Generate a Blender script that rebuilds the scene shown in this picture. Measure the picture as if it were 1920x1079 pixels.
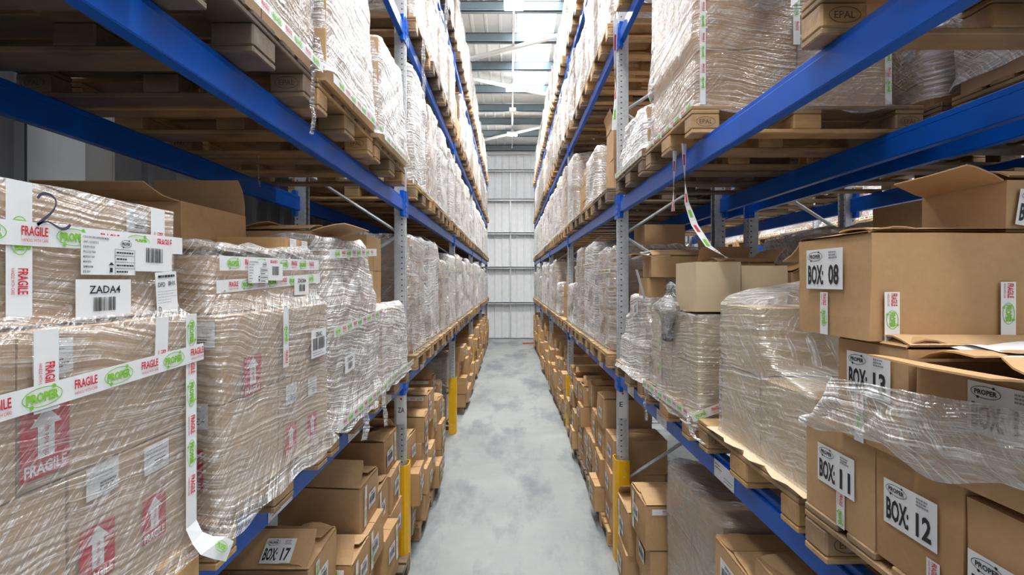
import bpy, math, random
from mathutils import Vector, Matrix, noise
for o in list(bpy.data.objects): bpy.data.objects.remove(o)
SC = bpy.context.scene; COL = SC.collection
R = math.radians

# ------------------------------------------------------------ camera
CAMZ = 2.62; F = 850.0; VX, VY = 957.0, 526.0
cam = bpy.data.cameras.new('camera'); co = bpy.data.objects.new('camera', cam); COL.objects.link(co)
cam.sensor_width = 36; cam.lens = 36*F/1920; cam.shift_x = 3/1920; cam.shift_y = -13.5/1920
cam.clip_start = .02; cam.clip_end = 200
co.location = (0, 0, CAMZ); co.rotation_euler = (R(90), 0, 0); SC.camera = co
# ------------------------------------------------------------ light and exposure
w = bpy.data.worlds.new('world'); SC.world = w; w.use_nodes = True
bg = w.node_tree.nodes['Background']; bg.inputs[0].default_value = (.93, .96, 1, 1); bg.inputs[1].default_value = .5
SC.view_settings.view_transform = 'Standard'; SC.view_settings.look = 'None'
SC.view_settings.gamma = 1; SC.view_settings.use_curve_mapping = False; SC.view_settings.exposure = 1.0
SC.cycles.max_bounces = 6; SC.cycles.diffuse_bounces = 4; SC.cycles.glossy_bounces = 3
SC.cycles.transparent_max_bounces = 10; SC.cycles.transmission_bounces = 2
SC.cycles.caustics_reflective = False; SC.cycles.caustics_refractive = False
SC.cycles.use_denoising = True; SC.cycles.sample_clamp_indirect = 6
LAMP_W = 42; SKY_E = 5.5
LAMPS = [(0.07, y) for y in (-7.1, -3.1, .9, 4.9, 8.94, 12.85, 16.85)] + [(4.3, y) for y in (-3, 1, 5, 9, 13)]
def area(x, y, z, sx, sy, p, rot=(0, 0, 0), name='lamp_light', spread=135):
    l = bpy.data.lights.new(name, 'AREA'); l.shape = 'RECTANGLE'; l.size = sx; l.size_y = sy; l.energy = p; l.spread = R(spread)
    l.color = (1, .985, .95)
    o = bpy.data.objects.new(name, l); COL.objects.link(o); o.location = (x, y, z); o.rotation_euler = rot; return o
for (x, y) in LAMPS:
    area(x, y, 8.0, .36, .3, LAMP_W*(.5 if y < 0 else 2.1 if y > 8 else 1))
    l = bpy.data.lights.new('lamp_glow_light', 'POINT'); l.energy = LAMP_W*.6; l.shadow_soft_size = .16; l.color = (1, .99, .96)
    o = bpy.data.objects.new('lamp_glow_light', l); COL.objects.link(o); o.location = (x, y, 7.8)

# ------------------------------------------------------------ materials
def mat(name):
    m = bpy.data.materials.new(name); m.use_nodes = True; nt = m.node_tree
    return m, nt, nt.nodes['Principled BSDF']
class N:
    def __init__(s, nt): s.nt = nt
    def n(s, t, **k):
        x = s.nt.nodes.new(t)
        for a, b in k.items():
            if a.startswith('i_'):
                key = a[2:]; key = int(key) if key.isdigit() else key.replace('_', ' ')
                inp = x.inputs[key]
                if hasattr(b, 'is_output'): s.nt.links.new(b, inp)
                else: inp.default_value = b
            else: setattr(x, a, b)
        return x
    def math(s, op, a, b=0.0, c=None):
        x = s.nt.nodes.new('ShaderNodeMath'); x.operation = op
        for i, v in enumerate([a, b] + ([c] if c is not None else [])):
            if hasattr(v, 'is_output'): s.nt.links.new(v, x.inputs[i])
            else: x.inputs[i].default_value = v
        return x.outputs[0]
    def ramp(s, f, lo, hi, a=0.0, b=1.0):
        x = s.n('ShaderNodeMapRange', i_0=f, i_1=lo, i_2=hi, i_3=a, i_4=b); return x.outputs[0]
    def mixc(s, f, a, b):
        x = s.nt.nodes.new('ShaderNodeMix'); x.data_type = 'RGBA'
        for i, v in ((0, f), (6, a), (7, b)):
            if hasattr(v, 'is_output'): s.nt.links.new(v, x.inputs[i])
            else: x.inputs[i].default_value = v
        return x.outputs[2]
    def noise(s, vec, scale, detail=3, rough=.5):
        return s.n('ShaderNodeTexNoise', i_Vector=vec, i_Scale=scale, i_Detail=detail, i_Roughness=rough).outputs[0]
    def comb(s, x, y, z):
        return s.n('ShaderNodeCombineXYZ', i_0=x, i_1=y, i_2=z).outputs[0]
def c4(r, g, b): return (r, g, b, 1)
def simple(name, col, rough=.6, metal=0, spec=.5, var=0.0):
    m, nt, p = mat(name); p.inputs['Roughness'].default_value = rough; p.inputs['Metallic'].default_value = metal
    p.inputs['Specular IOR Level'].default_value = spec
    g = N(nt); co_ = g.n('ShaderNodeTexCoord').outputs['Object']
    nn = g.noise(co_, 6, 3)
    v = max(var, .04)
    c = g.mixc(g.ramp(nn, .3, .7), c4(*[a*(1-v) for a in col]), c4(*[min(1, a*(1+v)) for a in col]))
    nt.links.new(c, p.inputs['Base Color']); return m
def kraft(name, a, b):
    m, nt, p = mat(name); g = N(nt)
    tc = g.n('ShaderNodeTexCoord').outputs['Object']; rnd = g.n('ShaderNodeObjectInfo').outputs['Random']
    n1 = g.noise(tc, 4, 4, .6); n2 = g.noise(tc, 60, 2)
    base = g.mixc(rnd, c4(*a), c4(*b))
    c = g.mixc(g.ramp(n1, .35, .75, 0, .35), base, c4(a[0]*.72, a[1]*.68, a[2]*.62))
    c = g.mixc(g.ramp(n2, .3, .7, 0, .10), c, c4(.75, .55, .36))
    nt.links.new(c, p.inputs['Base Color']); p.inputs['Roughness'].default_value = .72
    p.inputs['Specular IOR Level'].default_value = .25
    sx = g.n('ShaderNodeSeparateXYZ', i_0=tc)
    fl = g.noise(g.comb(g.math('MULTIPLY', g.math('ADD', sx.outputs[0], sx.outputs[1]), 90), g.math('MULTIPLY', sx.outputs[2], 2), 0), 1, 1)
    hh = g.math('ADD', g.math('MULTIPLY', fl, .12), g.math('MULTIPLY', n1, 1.0))
    bm = g.n('ShaderNodeBump', i_Strength=.25, i_Distance=.01, i_Height=hh)
    nt.links.new(bm.outputs[0], p.inputs['Normal']); return m
KR = kraft('kraft_board', (.47, .28, .13), (.56, .36, .185))
KB = kraft('beige_board', (.62, .49, .31), (.66, .53, .35))
KD = simple('board_inside', (.45, .29, .15), .8)
KW = kraft('wrapped_board', (.50, .335, .20), (.60, .43, .28))
def wood(name, a, b, grey):
    m, nt, p = mat(name); g = N(nt)
    tc = g.n('ShaderNodeTexCoord').outputs['Object']; rnd = g.n('ShaderNodeObjectInfo').outputs['Random']
    mp = g.n('ShaderNodeMapping', i_Vector=tc, i_Scale=(1.6, 14, 14)).outputs[0]
    mv = g.n('ShaderNodeVectorMath', operation='ADD', i_0=mp, i_1=g.comb(g.math('MULTIPLY', rnd, 40), 0, 0)).outputs[0]
    n1 = g.noise(mv, 2.2, 5, .65); n2 = g.noise(tc, 3, 3)
    c = g.mixc(g.ramp(n1, .3, .7), c4(*a), c4(*b))
    c = g.mixc(g.ramp(rnd, .2, 1.0, 0, .75), c, c4(*grey))
    c = g.mixc(g.ramp(n2, .48, .66, 0, .7), c, c4(grey[0]*.5, grey[1]*.5, grey[2]*.5))
    nt.links.new(c, p.inputs['Base Color']); p.inputs['Roughness'].default_value = .5
    bm = g.n('ShaderNodeBump', i_Strength=.4, i_Distance=.006, i_Height=n1); nt.links.new(bm.outputs[0], p.inputs['Normal'])
    return m
WD = wood('pallet_wood', (.50, .29, .115), (.66, .42, .19), (.27, .19, .12))
WO = wood('old_pallet_wood', (.20, .135, .085), (.32, .225, .14), (.15, .115, .085))
BLUE = simple('blue_paint', (.001, .105, .56), .34, 0, .32, .08)
YEL = simple('yellow_paint', (.85, .46, .008), .4, 0, .5, .05)
WHT = simple('paper_white', (.80, .81, .82), .6)
TAPEW = simple('tape_white', (.80, .82, .83), .35)
BLK = simple('ink_black', (.02, .02, .022), .6)
GREY = simple('ink_grey', (.30, .30, .31), .6)
REDI = simple('ink_red', (.62, .02, .035), .5)
GRNI = simple('ink_green', (.22, .55, .04), .5)
DGRN = simple('green_plastic', (.05, .28, .04), .5)
STKR = simple('sticker_red', (.55, .012, .03), .5)
MARK = simple('marker_ink', (.06, .06, .10), .6)
DARK = simple('dark_steel', (.03, .032, .036), .5)
PURL = simple('purlin_paint', (.17, .225, .255), .45, 0, .5, .06)
WSTL = simple('white_steel', (.72, .73, .72), .5)
RED2 = simple('orange_plastic', (.55, .12, .03), .5)
def galv(name, holes):
    m, nt, p = mat(name); g = N(nt); tc = g.n('ShaderNodeTexCoord').outputs['Object']
    n1 = g.noise(tc, 12, 4, .6)
    v = g.n('ShaderNodeTexVoronoi', i_Vector=tc, i_Scale=35).outputs[0]
    c = g.mixc(g.ramp(n1, .3, .7), c4(.55, .58, .61), c4(.74, .77, .79))
    c = g.mixc(g.ramp(v, .1, .7, 0, .25), c, c4(.33, .36, .4))
    if holes:
        s = g.n('ShaderNodeSeparateXYZ', i_0=tc)
        zz = g.math('SUBTRACT', g.math('FRACT', g.math('MULTIPLY', s.outputs[2], 20)), .5)
        zz = g.math('MULTIPLY', zz, .05)
        def hole(ax, off):
            a = g.math('SUBTRACT', g.math('ABSOLUTE', ax), off)
            dd = g.math('SQRT', g.math('ADD', g.math('MULTIPLY', a, a), g.math('MULTIPLY', zz, zz)))
            return g.math('LESS_THAN', dd, .0065)
        geo = g.n('ShaderNodeNewGeometry').outputs['Normal']; ns = g.n('ShaderNodeSeparateXYZ', i_0=geo)
        fx = g.math('GREATER_THAN', g.math('ABSOLUTE', ns.outputs[0]), .7); fy = g.math('GREATER_THAN', g.math('ABSOLUTE', ns.outputs[1]), .7)
        h = g.math('ADD', g.math('MULTIPLY', fx, hole(s.outputs[1], .03)), g.math('MULTIPLY', fy, hole(s.outputs[0], .022)))
        c = g.mixc(h, c, c4(.02, .02, .02))
    nt.links.new(c, p.inputs['Base Color']); p.inputs['Metallic'].default_value = .35; p.inputs['Roughness'].default_value = .42
    return m
GALH = galv('galvanised_perforated', True); GAL = galv('galvanised', False)

def film(name, base, streak, white, facing, gloss=.1, tint=(1, 1, 1), bumpd=.02, tcol=.97):
    m, nt, p = mat(name); g = N(nt); out = nt.nodes['Material Output']
    tc = g.n('ShaderNodeTexCoord').outputs['Object']; rnd = g.math('MULTIPLY', g.n('ShaderNodeObjectInfo').outputs['Random'], 37)
    s = g.n('ShaderNodeSeparateXYZ', i_0=tc); q = g.math('ADD', s.outputs[0], s.outputs[1]); z = s.outputs[2]
    big = g.noise(g.comb(q, z, rnd), 2.2, 3)
    wob = g.math('MULTIPLY', big, .5)
    zz = g.math('ADD', z, g.math('MULTIPLY', wob, .25))
    def thin(n, w_): return g.ramp(g.math('ABSOLUTE', g.math('SUBTRACT', n, .5)), w_, w_*.15)
    n1 = g.noise(g.comb(g.math('MULTIPLY', q, 1.6), g.math('ADD', g.math('MULTIPLY', zz, 75), g.math('MULTIPLY', q, 8)), rnd), 1, 2, .5)
    n2 = g.noise(g.comb(g.math('MULTIPLY', q, 4), g.math('SUBTRACT', g.math('MULTIPLY', zz, 34), g.math('MULTIPLY', q, 34)), rnd), 1, 3, .6)
    n3 = g.noise(g.comb(g.math('MULTIPLY', q, 14), g.math('MULTIPLY', z, 9), rnd), 1, 4, .6)
    n4 = g.noise(g.comb(q, z, rnd), 9, 3)
    k1 = g.math('MULTIPLY', thin(n1, .045), g.ramp(n4, .38, .62))
    m1 = g.math('MAXIMUM', k1, g.math('MULTIPLY', g.ramp(n1, .52, .70), .55)); m2 = g.math('MULTIPLY', g.math('MAXIMUM', thin(n2, .04), g.ramp(n2, .54, .74)), g.ramp(big, .40, .60)); m3 = g.math('MULTIPLY', g.ramp(n3, .52, .7), g.ramp(big, .56, .42))
    st = g.math('MAXIMUM', g.math('MAXIMUM', m1, m2), g.math('MULTIPLY', m3, .7))
    lw = g.n('ShaderNodeLayerWeight', i_Blend=.5).outputs['Facing']
    f = g.math('ADD', g.math('MULTIPLY', st, streak), base)
    f = g.math('ADD', f, g.math('MULTIPLY', g.math('MULTIPLY', lw, lw), facing))
    f = g.math('MINIMUM', f, .96)
    hh = g.math('ADD', g.math('ADD', n1, g.math('MULTIPLY', n2, .7)), g.math('MULTIPLY', n3, 1.2))
    bm = g.n('ShaderNodeBump', i_Strength=.8, i_Distance=bumpd, i_Height=hh).outputs[0]
    p.inputs['Base Color'].default_value = c4(white*tint[0], white*tint[1], white*tint[2]); p.inputs['Roughness'].default_value = .22
    p.inputs['Specular IOR Level'].default_value = .9
    nt.links.new(bm, p.inputs['Normal'])
    tr = g.n('ShaderNodeBsdfTransparent', i_0=c4(tcol, tcol, tcol)); gl = g.n('ShaderNodeBsdfGlossy', i_Color=c4(1, 1, 1), i_Roughness=.16, i_Normal=bm)
    mx0 = g.n('ShaderNodeMixShader', i_0=gloss, i_1=tr.outputs[0], i_2=gl.outputs[0])
    mx = g.n('ShaderNodeMixShader', i_0=f, i_1=mx0.outputs[0], i_2=p.outputs[0])
    nt.links.new(mx.outputs[0], out.inputs[0]); return m
FC = film('clear_film', .05, .42, .80, .34, .11)
FM = film('mid_film', .14, .66, .90, .50, .17)
FW = film('lamp_dimmed_white_film', .10, .66, .40, .36, .14, bumpd=.03)  # white film darkened in colour against lamp glare on the upper shelves
FT = film('thin_film', .08, .58, .88, .40, .16)
FN = film('shade_brightened_white_film', .26, .6, .92, .45, .15, bumpd=.03)  # copy of FW whitened in colour to offset the dim lower shelves
FG = film('grey_film', .22, .40, .72, .25, .12, bumpd=.03)

# ------------------------------------------------------------ mesh builder
_txt = {}
def text_geo(s, bold=.0):
    k = (s, bold)
    if k not in _txt:
        c = bpy.data.curves.new('t', 'FONT'); c.body = s; c.size = 1; c.resolution_u = 2; c.offset = bold
        o = bpy.data.objects.new('t', c); COL.objects.link(o)
        dg = bpy.context.evaluated_depsgraph_get(); dg.update(); me = bpy.data.meshes.new_from_object(o.evaluated_get(dg))
        vs = [v.co.copy() for v in me.vertices]; fs = [tuple(p.vertices) for p in me.polygons]
        x0 = min(v.x for v in vs); x1 = max(v.x for v in vs); y0 = min(v.y for v in vs); y1 = max(v.y for v in vs)
        _txt[k] = ([((v.x-x0)/(x1-x0)-.5, (v.y-y0)/(y1-y0)-.5) for v in vs], fs)
        bpy.data.objects.remove(o); bpy.data.curves.remove(c); bpy.data.meshes.remove(me)
    return _txt[k]
class MB:
    def __init__(s): s.v = []; s.f = []; s.m = []; s.mats = []; s.M = None
    def mi(s, m):
        if m not in s.mats: s.mats.append(m)
        return s.mats.index(m)
    def add(s, vs, fs, m, M=None):
        b = len(s.v); i = s.mi(m)
        for v in vs:
            v = Vector(v)
            if M is not None: v = M @ v
            if s.M is not None: v = s.M @ v
            s.v.append(v)
        for f in fs: s.f.append(tuple(b+k for k in f)); s.m.append(i)
    def box(s, x0, x1, y0, y1, z0, z1, m, M=None, ch=0):
        if ch:
            c = ch; vs = []
            for z, e in ((z0, c), (z0+c, 0), (z1-c, 0), (z1, c)):
                vs += [(x0+e, y0+c+0, z), (x0+c+0, y0+e, z), (x1-c, y0+e, z), (x1-e, y0+c, z), (x1-e, y1-c, z), (x1-c, y1-e, z), (x0+c, y1-e, z), (x0+e, y1-c, z)]
            fs = [tuple(range(7, -1, -1)), tuple(range(24, 32))]
            for k in range(3):
                for j in range(8):
                    a = k*8+j; b = k*8+(j+1) % 8; fs.append((a, b, b+8, a+8))
            return s.add(vs, fs, m, M)
        s.add([(x0, y0, z0), (x1, y0, z0), (x1, y1, z0), (x0, y1, z0), (x0, y0, z1), (x1, y0, z1), (x1, y1, z1), (x0, y1, z1)],
              [(0, 3, 2, 1), (4, 5, 6, 7), (0, 1, 5, 4), (1, 2, 6, 5), (2, 3, 7, 6), (3, 0, 4, 7)], m, M)
    def rect(s, x0, x1, y0, y1, m, z=0, M=None):
        s.add([(x0, y0, z), (x1, y0, z), (x1, y1, z), (x0, y1, z)], [(0, 1, 2, 3)], m, M)
    def text(s, t, cx, cy, w, h, m, z=.0012, bold=0.0, rot=0, M=None):
        vs, fs = text_geo(t, bold); ca, sa = math.cos(rot), math.sin(rot)
        s.add([(cx+x*w*ca-y*h*sa, cy+x*w*sa+y*h*ca, z) for x, y in vs], fs, m, M)
    def ring(s, cx, cy, rx, ry, t, m, z=.001, n=28, M=None):
        vs = []; fs = []
        for k in range(n):
            a = 2*math.pi*k/n; vs += [(cx+rx*math.cos(a), cy+ry*math.sin(a), z), (cx+(rx-t)*math.cos(a), cy+(ry-t)*math.sin(a), z)]
            b = (k+1) % n; fs.append((2*k, 2*b, 2*b+1, 2*k+1))
        s.add(vs, fs, m, M)
    def disc(s, cx, cy, r, m, z=.0012, n=10, M=None):
        s.add([(cx+r*math.cos(2*math.pi*k/n), cy+r*math.sin(2*math.pi*k/n), z) for k in range(n)], [tuple(range(n))], m, M)
    def tube(s, pts, r, m, n=6, flat=None):
        pts = [Vector(p) for p in pts]; vs = []; fs = []
        for i, p in enumerate(pts):
            d = (pts[min(i+1, len(pts)-1)]-pts[max(i-1, 0)]).normalized()
            u = d.cross(Vector((0, 0, 1))); u = u.normalized() if u.length > .01 else Vector((1, 0, 0)); v = d.cross(u)
            for k in range(n):
                a = 2*math.pi*k/n; vs.append(p+(u*math.cos(a)+v*math.sin(a))*r)
        for i in range(len(pts)-1):
            for k in range(n): fs.append((i*n+k, i*n+(k+1) % n, (i+1)*n+(k+1) % n, (i+1)*n+k))
        fs += [tuple(range(n-1, -1, -1)), tuple((len(pts)-1)*n+k for k in range(n))]
        s.add(vs, fs, m)
    def ribbon(s, pts, wid, side, m):
        vs = []; fs = []; multi = isinstance(side[0], (list, tuple, Vector)); sd = side if multi else Vector(side)
        for i, p in enumerate(pts):
            w_ = wid[i] if isinstance(wid, (list, tuple)) else wid
            dd = sd[i] if multi else sd
            vs += [Vector(p)-dd*w_/2, Vector(p)+dd*w_/2]
            if i: fs.append((2*i-2, 2*i-1, 2*i+1, 2*i))
        s.add(vs, fs, m)
    def wbox(s, x0, x1, y0, y1, z0, z1, m, seed=0, amp=.006, n=5, top=True, r=.006):
        """carton body: gridded, softly dented box; shared rim vertices stay in place by position noise"""
        def P(x, y, z):
            v = Vector((x, y, z)); q = v*5+Vector((seed*3.1, seed*1.7, seed))
            d = noise.noise_vector(q)
            cx = (x0+x1)/2; cy = (y0+y1)/2
            ex = min(x-x0, x1-x) < 1e-6; ey = min(y-y0, y1-y) < 1e-6; ez = min(z-z0, z1-z) < 1e-6
            b = 4*((x-x0)*(x1-x)/(x1-x0)**2 if not ex else ((y-y0)*(y1-y)/(y1-y0)**2))*4*((z-z0)*(z1-z)/(z1-z0)**2)
            o = Vector((d.x*amp, d.y*amp, d.z*amp*.5))
            if ex and not ey: o.x += (1 if x > cx else -1)*b*amp*.6
            if ey and not ex: o.y += (1 if y > cy else -1)*b*amp*.3
            return v+o
        def face(fn):
            vs = [fn(i/n, j/n) for j in range(n+1) for i in range(n+1)]
            fs = [(j*(n+1)+i, j*(n+1)+i+1, (j+1)*(n+1)+i+1, (j+1)*(n+1)+i) for j in range(n) for i in range(n)]
            s.add(vs, fs, m)
        X = lambda t: x0+(x1-x0)*t
        Y = lambda t: y0+(y1-y0)*t
        Z = lambda t: z0+(z1-z0)*t
        face(lambda a, b: P(X(a), y0, Z(b))); face(lambda a, b: P(X(1-a), y1, Z(b)))
        face(lambda a, b: P(x0, Y(1-a), Z(b))); face(lambda a, b: P(x1, Y(a), Z(b)))
        face(lambda a, b: P(X(a), Y(1-b), z0))
        if top: face(lambda a, b: P(X(a), Y(b), z1))
    def mesh(s, name, smooth=False, weld=False):
        me = bpy.data.meshes.new(name); me.from_pydata(s.v, [], s.f); me.polygons.foreach_set('material_index', s.m)
        for m in s.mats: me.materials.append(m)
        if smooth: me.polygons.foreach_set('use_smooth', [True]*len(s.f))
        me.update(); return me
    def build(s, name, parent=None, smooth=False, loc=None):
        o = bpy.data.objects.new(name, s.mesh(name, smooth)); COL.objects.link(o)
        if parent is not None: o.parent = parent
        if loc is not None: o.location = loc
        return o
def inst(name, me, parent=None, M=None, loc=None, rz=None):
    o = bpy.data.objects.new(name, me); COL.objects.link(o)
    if parent is not None: o.parent = parent
    if M is not None: o.matrix_local = M
    if loc is not None: o.location = loc
    if rz is not None: o.rotation_euler.z = rz
    return o
def empty(name, loc=(0, 0, 0), rz=0):
    o = bpy.data.objects.new(name, None); COL.objects.link(o); o.location = loc; o.rotation_euler.z = rz; o.empty_display_size = .1; return o
def tag(o, label=None, cat=None, group=None, kind=None):
    if label: o['label'] = label
    if cat: o['category'] = cat
    if group: o['group'] = group
    if kind: o['kind'] = kind
    return o
def frame(o, u, v):
    u = Vector(u).normalized(); v = Vector(v); n = u.cross(v).normalized(); v = n.cross(u)
    M = Matrix.Identity(4); M.col[0][:3] = u; M.col[1][:3] = v; M.col[2][:3] = n; M.col[3][:3] = o; return M
def AF(side, x, y, z, tilt=0):
    """decal frame on an aisle face: side -1 = left rack (normal +X), +1 = right rack (normal -X)"""
    u = Vector((0, math.cos(tilt)*-side, math.sin(tilt))); v = Vector((0, -math.sin(tilt)*-side, math.cos(tilt)))
    return frame((x, y, z), u, v)
def NF(x, y, z, tilt=0):
    return frame((x, y, z), (math.cos(tilt), 0, math.sin(tilt)), (-math.sin(tilt), 0, math.cos(tilt)))
def pt(px, py, X):   # point of the photo on the plane x = X
    Y = F*X/(px-VX); return (X, Y, CAMZ-(py-VY)*Y/F)
ORD = ['first', 'second', 'third', 'fourth', 'fifth', 'sixth', 'seventh', 'eighth', 'ninth', 'tenth', 'eleventh', 'twelfth']

# ------------------------------------------------------------ printed decals (flat meshes in local xy)
rnd = random.Random(5)
def barcode(mb, cx, cy, w, h, seed=1, z=.0012, vertical=False):
    r = random.Random(seed); x = -w/2
    while x < w/2:
        b = r.choice((.012, .02, .03))*w*1.1
        if x+b > w/2: break
        mb.rect(cx+x, cx+x+b, cy-h/2, cy+h/2, BLK, z); x += b+r.choice((.012, .02, .035))*w
def lines(mb, x0, x1, y0, y1, n, m=GREY, seed=0, th=.35, z=.0012):
    r = random.Random(seed)
    for k in range(n):
        y = y1-(k+.5)*(y1-y0)/n; e = r.uniform(.5, 1); h = (y1-y0)/n*th/2; x = x0
        while x < x0+(x1-x0)*e:
            b = r.uniform(.06, .18)*(x1-x0); mb.rect(x, min(x+b, x1), y-h, y+h, m, z); x += b+.025*(x1-x0)
def proper(mb, cx, cy, w, h, m, z=.0012, rot=0):
    T = Matrix.Translation((cx, cy, 0)) @ Matrix.Rotation(rot, 4, 'Z')
    mb.ring(0, 0, w/2, h/2, h*.05, m, z, 28, T); mb.text('PROPER', 0, 0, w*.74, h*.42, m, z, .03, 0, T)
    mb.disc(-w*.26, -h*.44, h*.11, m, z, 10, T); mb.disc(w*.26, h*.44, h*.11, m, z, 10, T)
def code_label(code, w=.136, h=.084, seed=1):
    mb = MB(); mb.rect(-w/2, w/2, -h/2, h/2, WHT, 0); mb.text(code, 0, h*.24, w*.56, h*.2, BLK, .001, .012); barcode(mb, 0, -h*.14, w*.42, h*.36, seed); return mb.mesh('code_label')
def strip_label(code, w=.15, h=.12, seed=1):
    mb = MB(); mb.rect(-w/2, w/2, -h/2, h/2, WHT, 0); mb.text(code, 0, h*.32, w*.42, h*.15, BLK, .001, .01); barcode(mb, 0, -h*.02, w*.8, h*.42, seed); lines(mb, -w*.4, w*.4, -h*.45, -h*.28, 2, GREY, seed); return mb.mesh('strip_label')
def box_label(num, w=.15, h=.115):
    mb = MB(); mb.rect(-w/2, w/2, -h/2, h/2, WHT, 0); proper(mb, -w*.24, h*.32, w*.42, h*.24, BLK)
    lines(mb, w*.14, w*.44, h*.24, h*.44, 3, GREY, 3, .6); mb.text('BOX:', -w*.22, -h*.14, w*.44, h*.50, BLK, .001, .03)
    mb.text(num, w*.27, -h*.14, w*.27, h*.50, BLK, .001, .03); return mb.mesh('box_label')
def small_label(w=.085, h=.075, seed=2):
    mb = MB(); mb.rect(-w/2, w/2, -h/2, h/2, WHT, 0); lines(mb, -w*.42, w*.42, 0, h*.4, 3, GREY, seed, .18); lines(mb, -w*.1, w*.4, -h*.35, -h*.05, 3, BLK, seed+1, .4); return mb.mesh('small_label')
def up_sticker(w=.12, h=.15):
    mb = MB(); mb.rect(-w/2, w/2, -h/2, h/2, STKR, 0)
    a = .17*w; mb.add([(-a, -h*.24, .001), (a, -h*.24, .001), (a, h*.2, .001), (-a, h*.2, .001)], [(0, 1, 2, 3)], WHT)
    mb.add([(-.33*w, h*.2, .001), (.33*w, h*.2, .001), (0, h*.46, .001)], [(0, 1, 2)], WHT)
    mb.text('this side up', 0, -.01*h, h*.42, w*.15, STKR, .002, .0, R(90)); mb.text('FRAGILE', 0, -h*.37, w*.86, h*.17, WHT, .001, .03); return mb.mesh('fragile_sticker')
def tape_tile(mb, L, W, M, phase=0, cheap=False, per=.16):
    """printed tape of length L, width W along local x"""
    mb.rect(0, L, -W/2, W/2, TAPEW, 0, M); x = -phase
    while x < L:
        for k, (a, b) in enumerate(((.0, .30), (.40, .85))):
            c0, c1 = x+a*per, x+b*per
            if c0 < 0.002 or c1 > L-.002: continue
            cx = (c0+c1)/2; ww = c1-c0
            T = M @ Matrix.Translation((cx, 0, 0))
            if k == 0:
                if cheap: mb.rect(-ww/2, ww/2, -W*.18, W*.28, REDI, .001, T)
                else:
                    mb.text('FRAGILE', 0, W*.12, ww, W*.40, REDI, .0012, .02, 0, T); mb.text('HANDLE WITH CARE', 0, -W*.26, ww, W*.13, REDI, .0012, 0, 0, T)
            else:
                if cheap: mb.rect(-ww/2, ww/2, -W*.2, W*.2, GRNI, .001, T)
                else:
                    mb.ring(0, 0, ww/2, W*.40, W*.035, GRNI, .001, 24, T); mb.text('PROPER', 0, 0, ww*.8, W*.40, GRNI, .0012, .05, 0, T)
                    mb.disc(-ww*.28, -W*.33, W*.09, GRNI, .0012, 8, T); mb.disc(ww*.28, W*.33, W*.09, GRNI, .0012, 8, T)
        x += per
def tape_path(name, parent, pts, W=.045, n=(1, 0, 0), cheap=False, phase=0):
    """tape along a polyline lying on faces with outward normal n (one normal, or one per segment)"""
    mb = MB(); s = phase
    for i in range(len(pts)-1):
        a, b = Vector(pts[i]), Vector(pts[i+1]); L = (b-a).length; nn = Vector(n[i] if isinstance(n[0], (tuple, list)) else n)
        u = (b-a).normalized(); v = nn.cross(u)
        tape_tile(mb, L, W, frame(a, u, v), s % .16, cheap); s += L
    return mb.build(name, parent)
SL = [code_label(c, seed=i) for i, c in enumerate(('ZADA4', 'ZADB4', 'ZADC4', 'ZADD4'))]
ST = [strip_label(c, seed=i+9) for i, c in enumerate(('ZBKJ5', 'ZBKJ6', 'ZBKH4', 'ZBAK2'))]
SM = [small_label(seed=i*3+1) for i in range(3)]
UPS = up_sticker()

# ------------------------------------------------------------ the building
YW = 20.5; ZR = 8.67; XL = -2.95; XR = 9.6; YB = -9.0
def struct(mb, name, parent=None, smooth=False):
    o = mb.build(name, parent, smooth)
    if parent is None: o['kind'] = 'structure'
    return o
def concrete():
    m, nt, p = mat('polished_concrete'); g = N(nt); tc = g.n('ShaderNodeTexCoord').outputs['Object']
    a = g.noise(tc, .8, 5, .62); b = g.noise(tc, 3.5, 6, .7); c_ = g.noise(tc, 45, 3, .6)
    st = g.n('ShaderNodeMapping', i_Vector=tc, i_Scale=(1.3, .55, 1)).outputs[0]
    d = g.noise(st, .9, 7, .66)
    c = g.mixc(g.ramp(a, .3, .7), c4(.235, .255, .255), c4(.335, .355, .345))
    c = g.mixc(g.ramp(d, .48, .63, 0, .85), c, c4(.10, .12, .148))
    c = g.mixc(g.ramp(b, .48, .78, 0, .42), c, c4(.39, .41, .395))
    c = g.mixc(g.ramp(c_, .4, .75, 0, .25), c, c4(.30, .32, .33))
    s = g.n('ShaderNodeSeparateXYZ', i_0=tc)
    nt.links.new(c, p.inputs['Base Color'])
    nt.links.new(g.ramp(b, .3, .7, .38, .6), p.inputs['Roughness']); p.inputs['Specular IOR Level'].default_value = .45
    bm = g.n('ShaderNodeBump', i_Strength=.15, i_Distance=.004, i_Height=c_); nt.links.new(bm.outputs[0], p.inputs['Normal'])
    return m
CONC = concrete()
CLAD = simple('white_cladding', (.84, .86, .88), .45, 0, .4, .03)
CLADW = simple('grey_cladding', (.26, .26, .28), .6, 0, .3, .05)
ROOF = simple('roof_sheet', (.80, .82, .82), .5, 0, .4, .04)
mb = MB(); mb.rect(XL-.1, XR+.1, YB, YW+.1, CONC); struct(mb, 'floor')
def ribs(mb, a0, a1, z0, z1, at, m, axis, pitch=.33, dep=.035):
    """profiled sheet: trapezoidal ribs running along z (or y for the roof)"""
    x = a0; prof = []
    while x < a1:
        prof += [(x, 0), (x+pitch*.72, 0), (x+pitch*.80, dep), (x+pitch*.92, dep)]; x += pitch
    prof.append((x, 0)); vs = []; fs = []
    for i, (u, d) in enumerate(prof):
        for z in (z0, z1):
            vs.append({'x': (u, at-d, z), 'y': (at+d, u, z), 'Y': (at-d, u, z), 'r': (u, z, at-d)}[axis])
        if i: fs.append((2*i-2, 2*i, 2*i+1, 2*i-1))
    mb.add(vs, fs, m)
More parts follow.
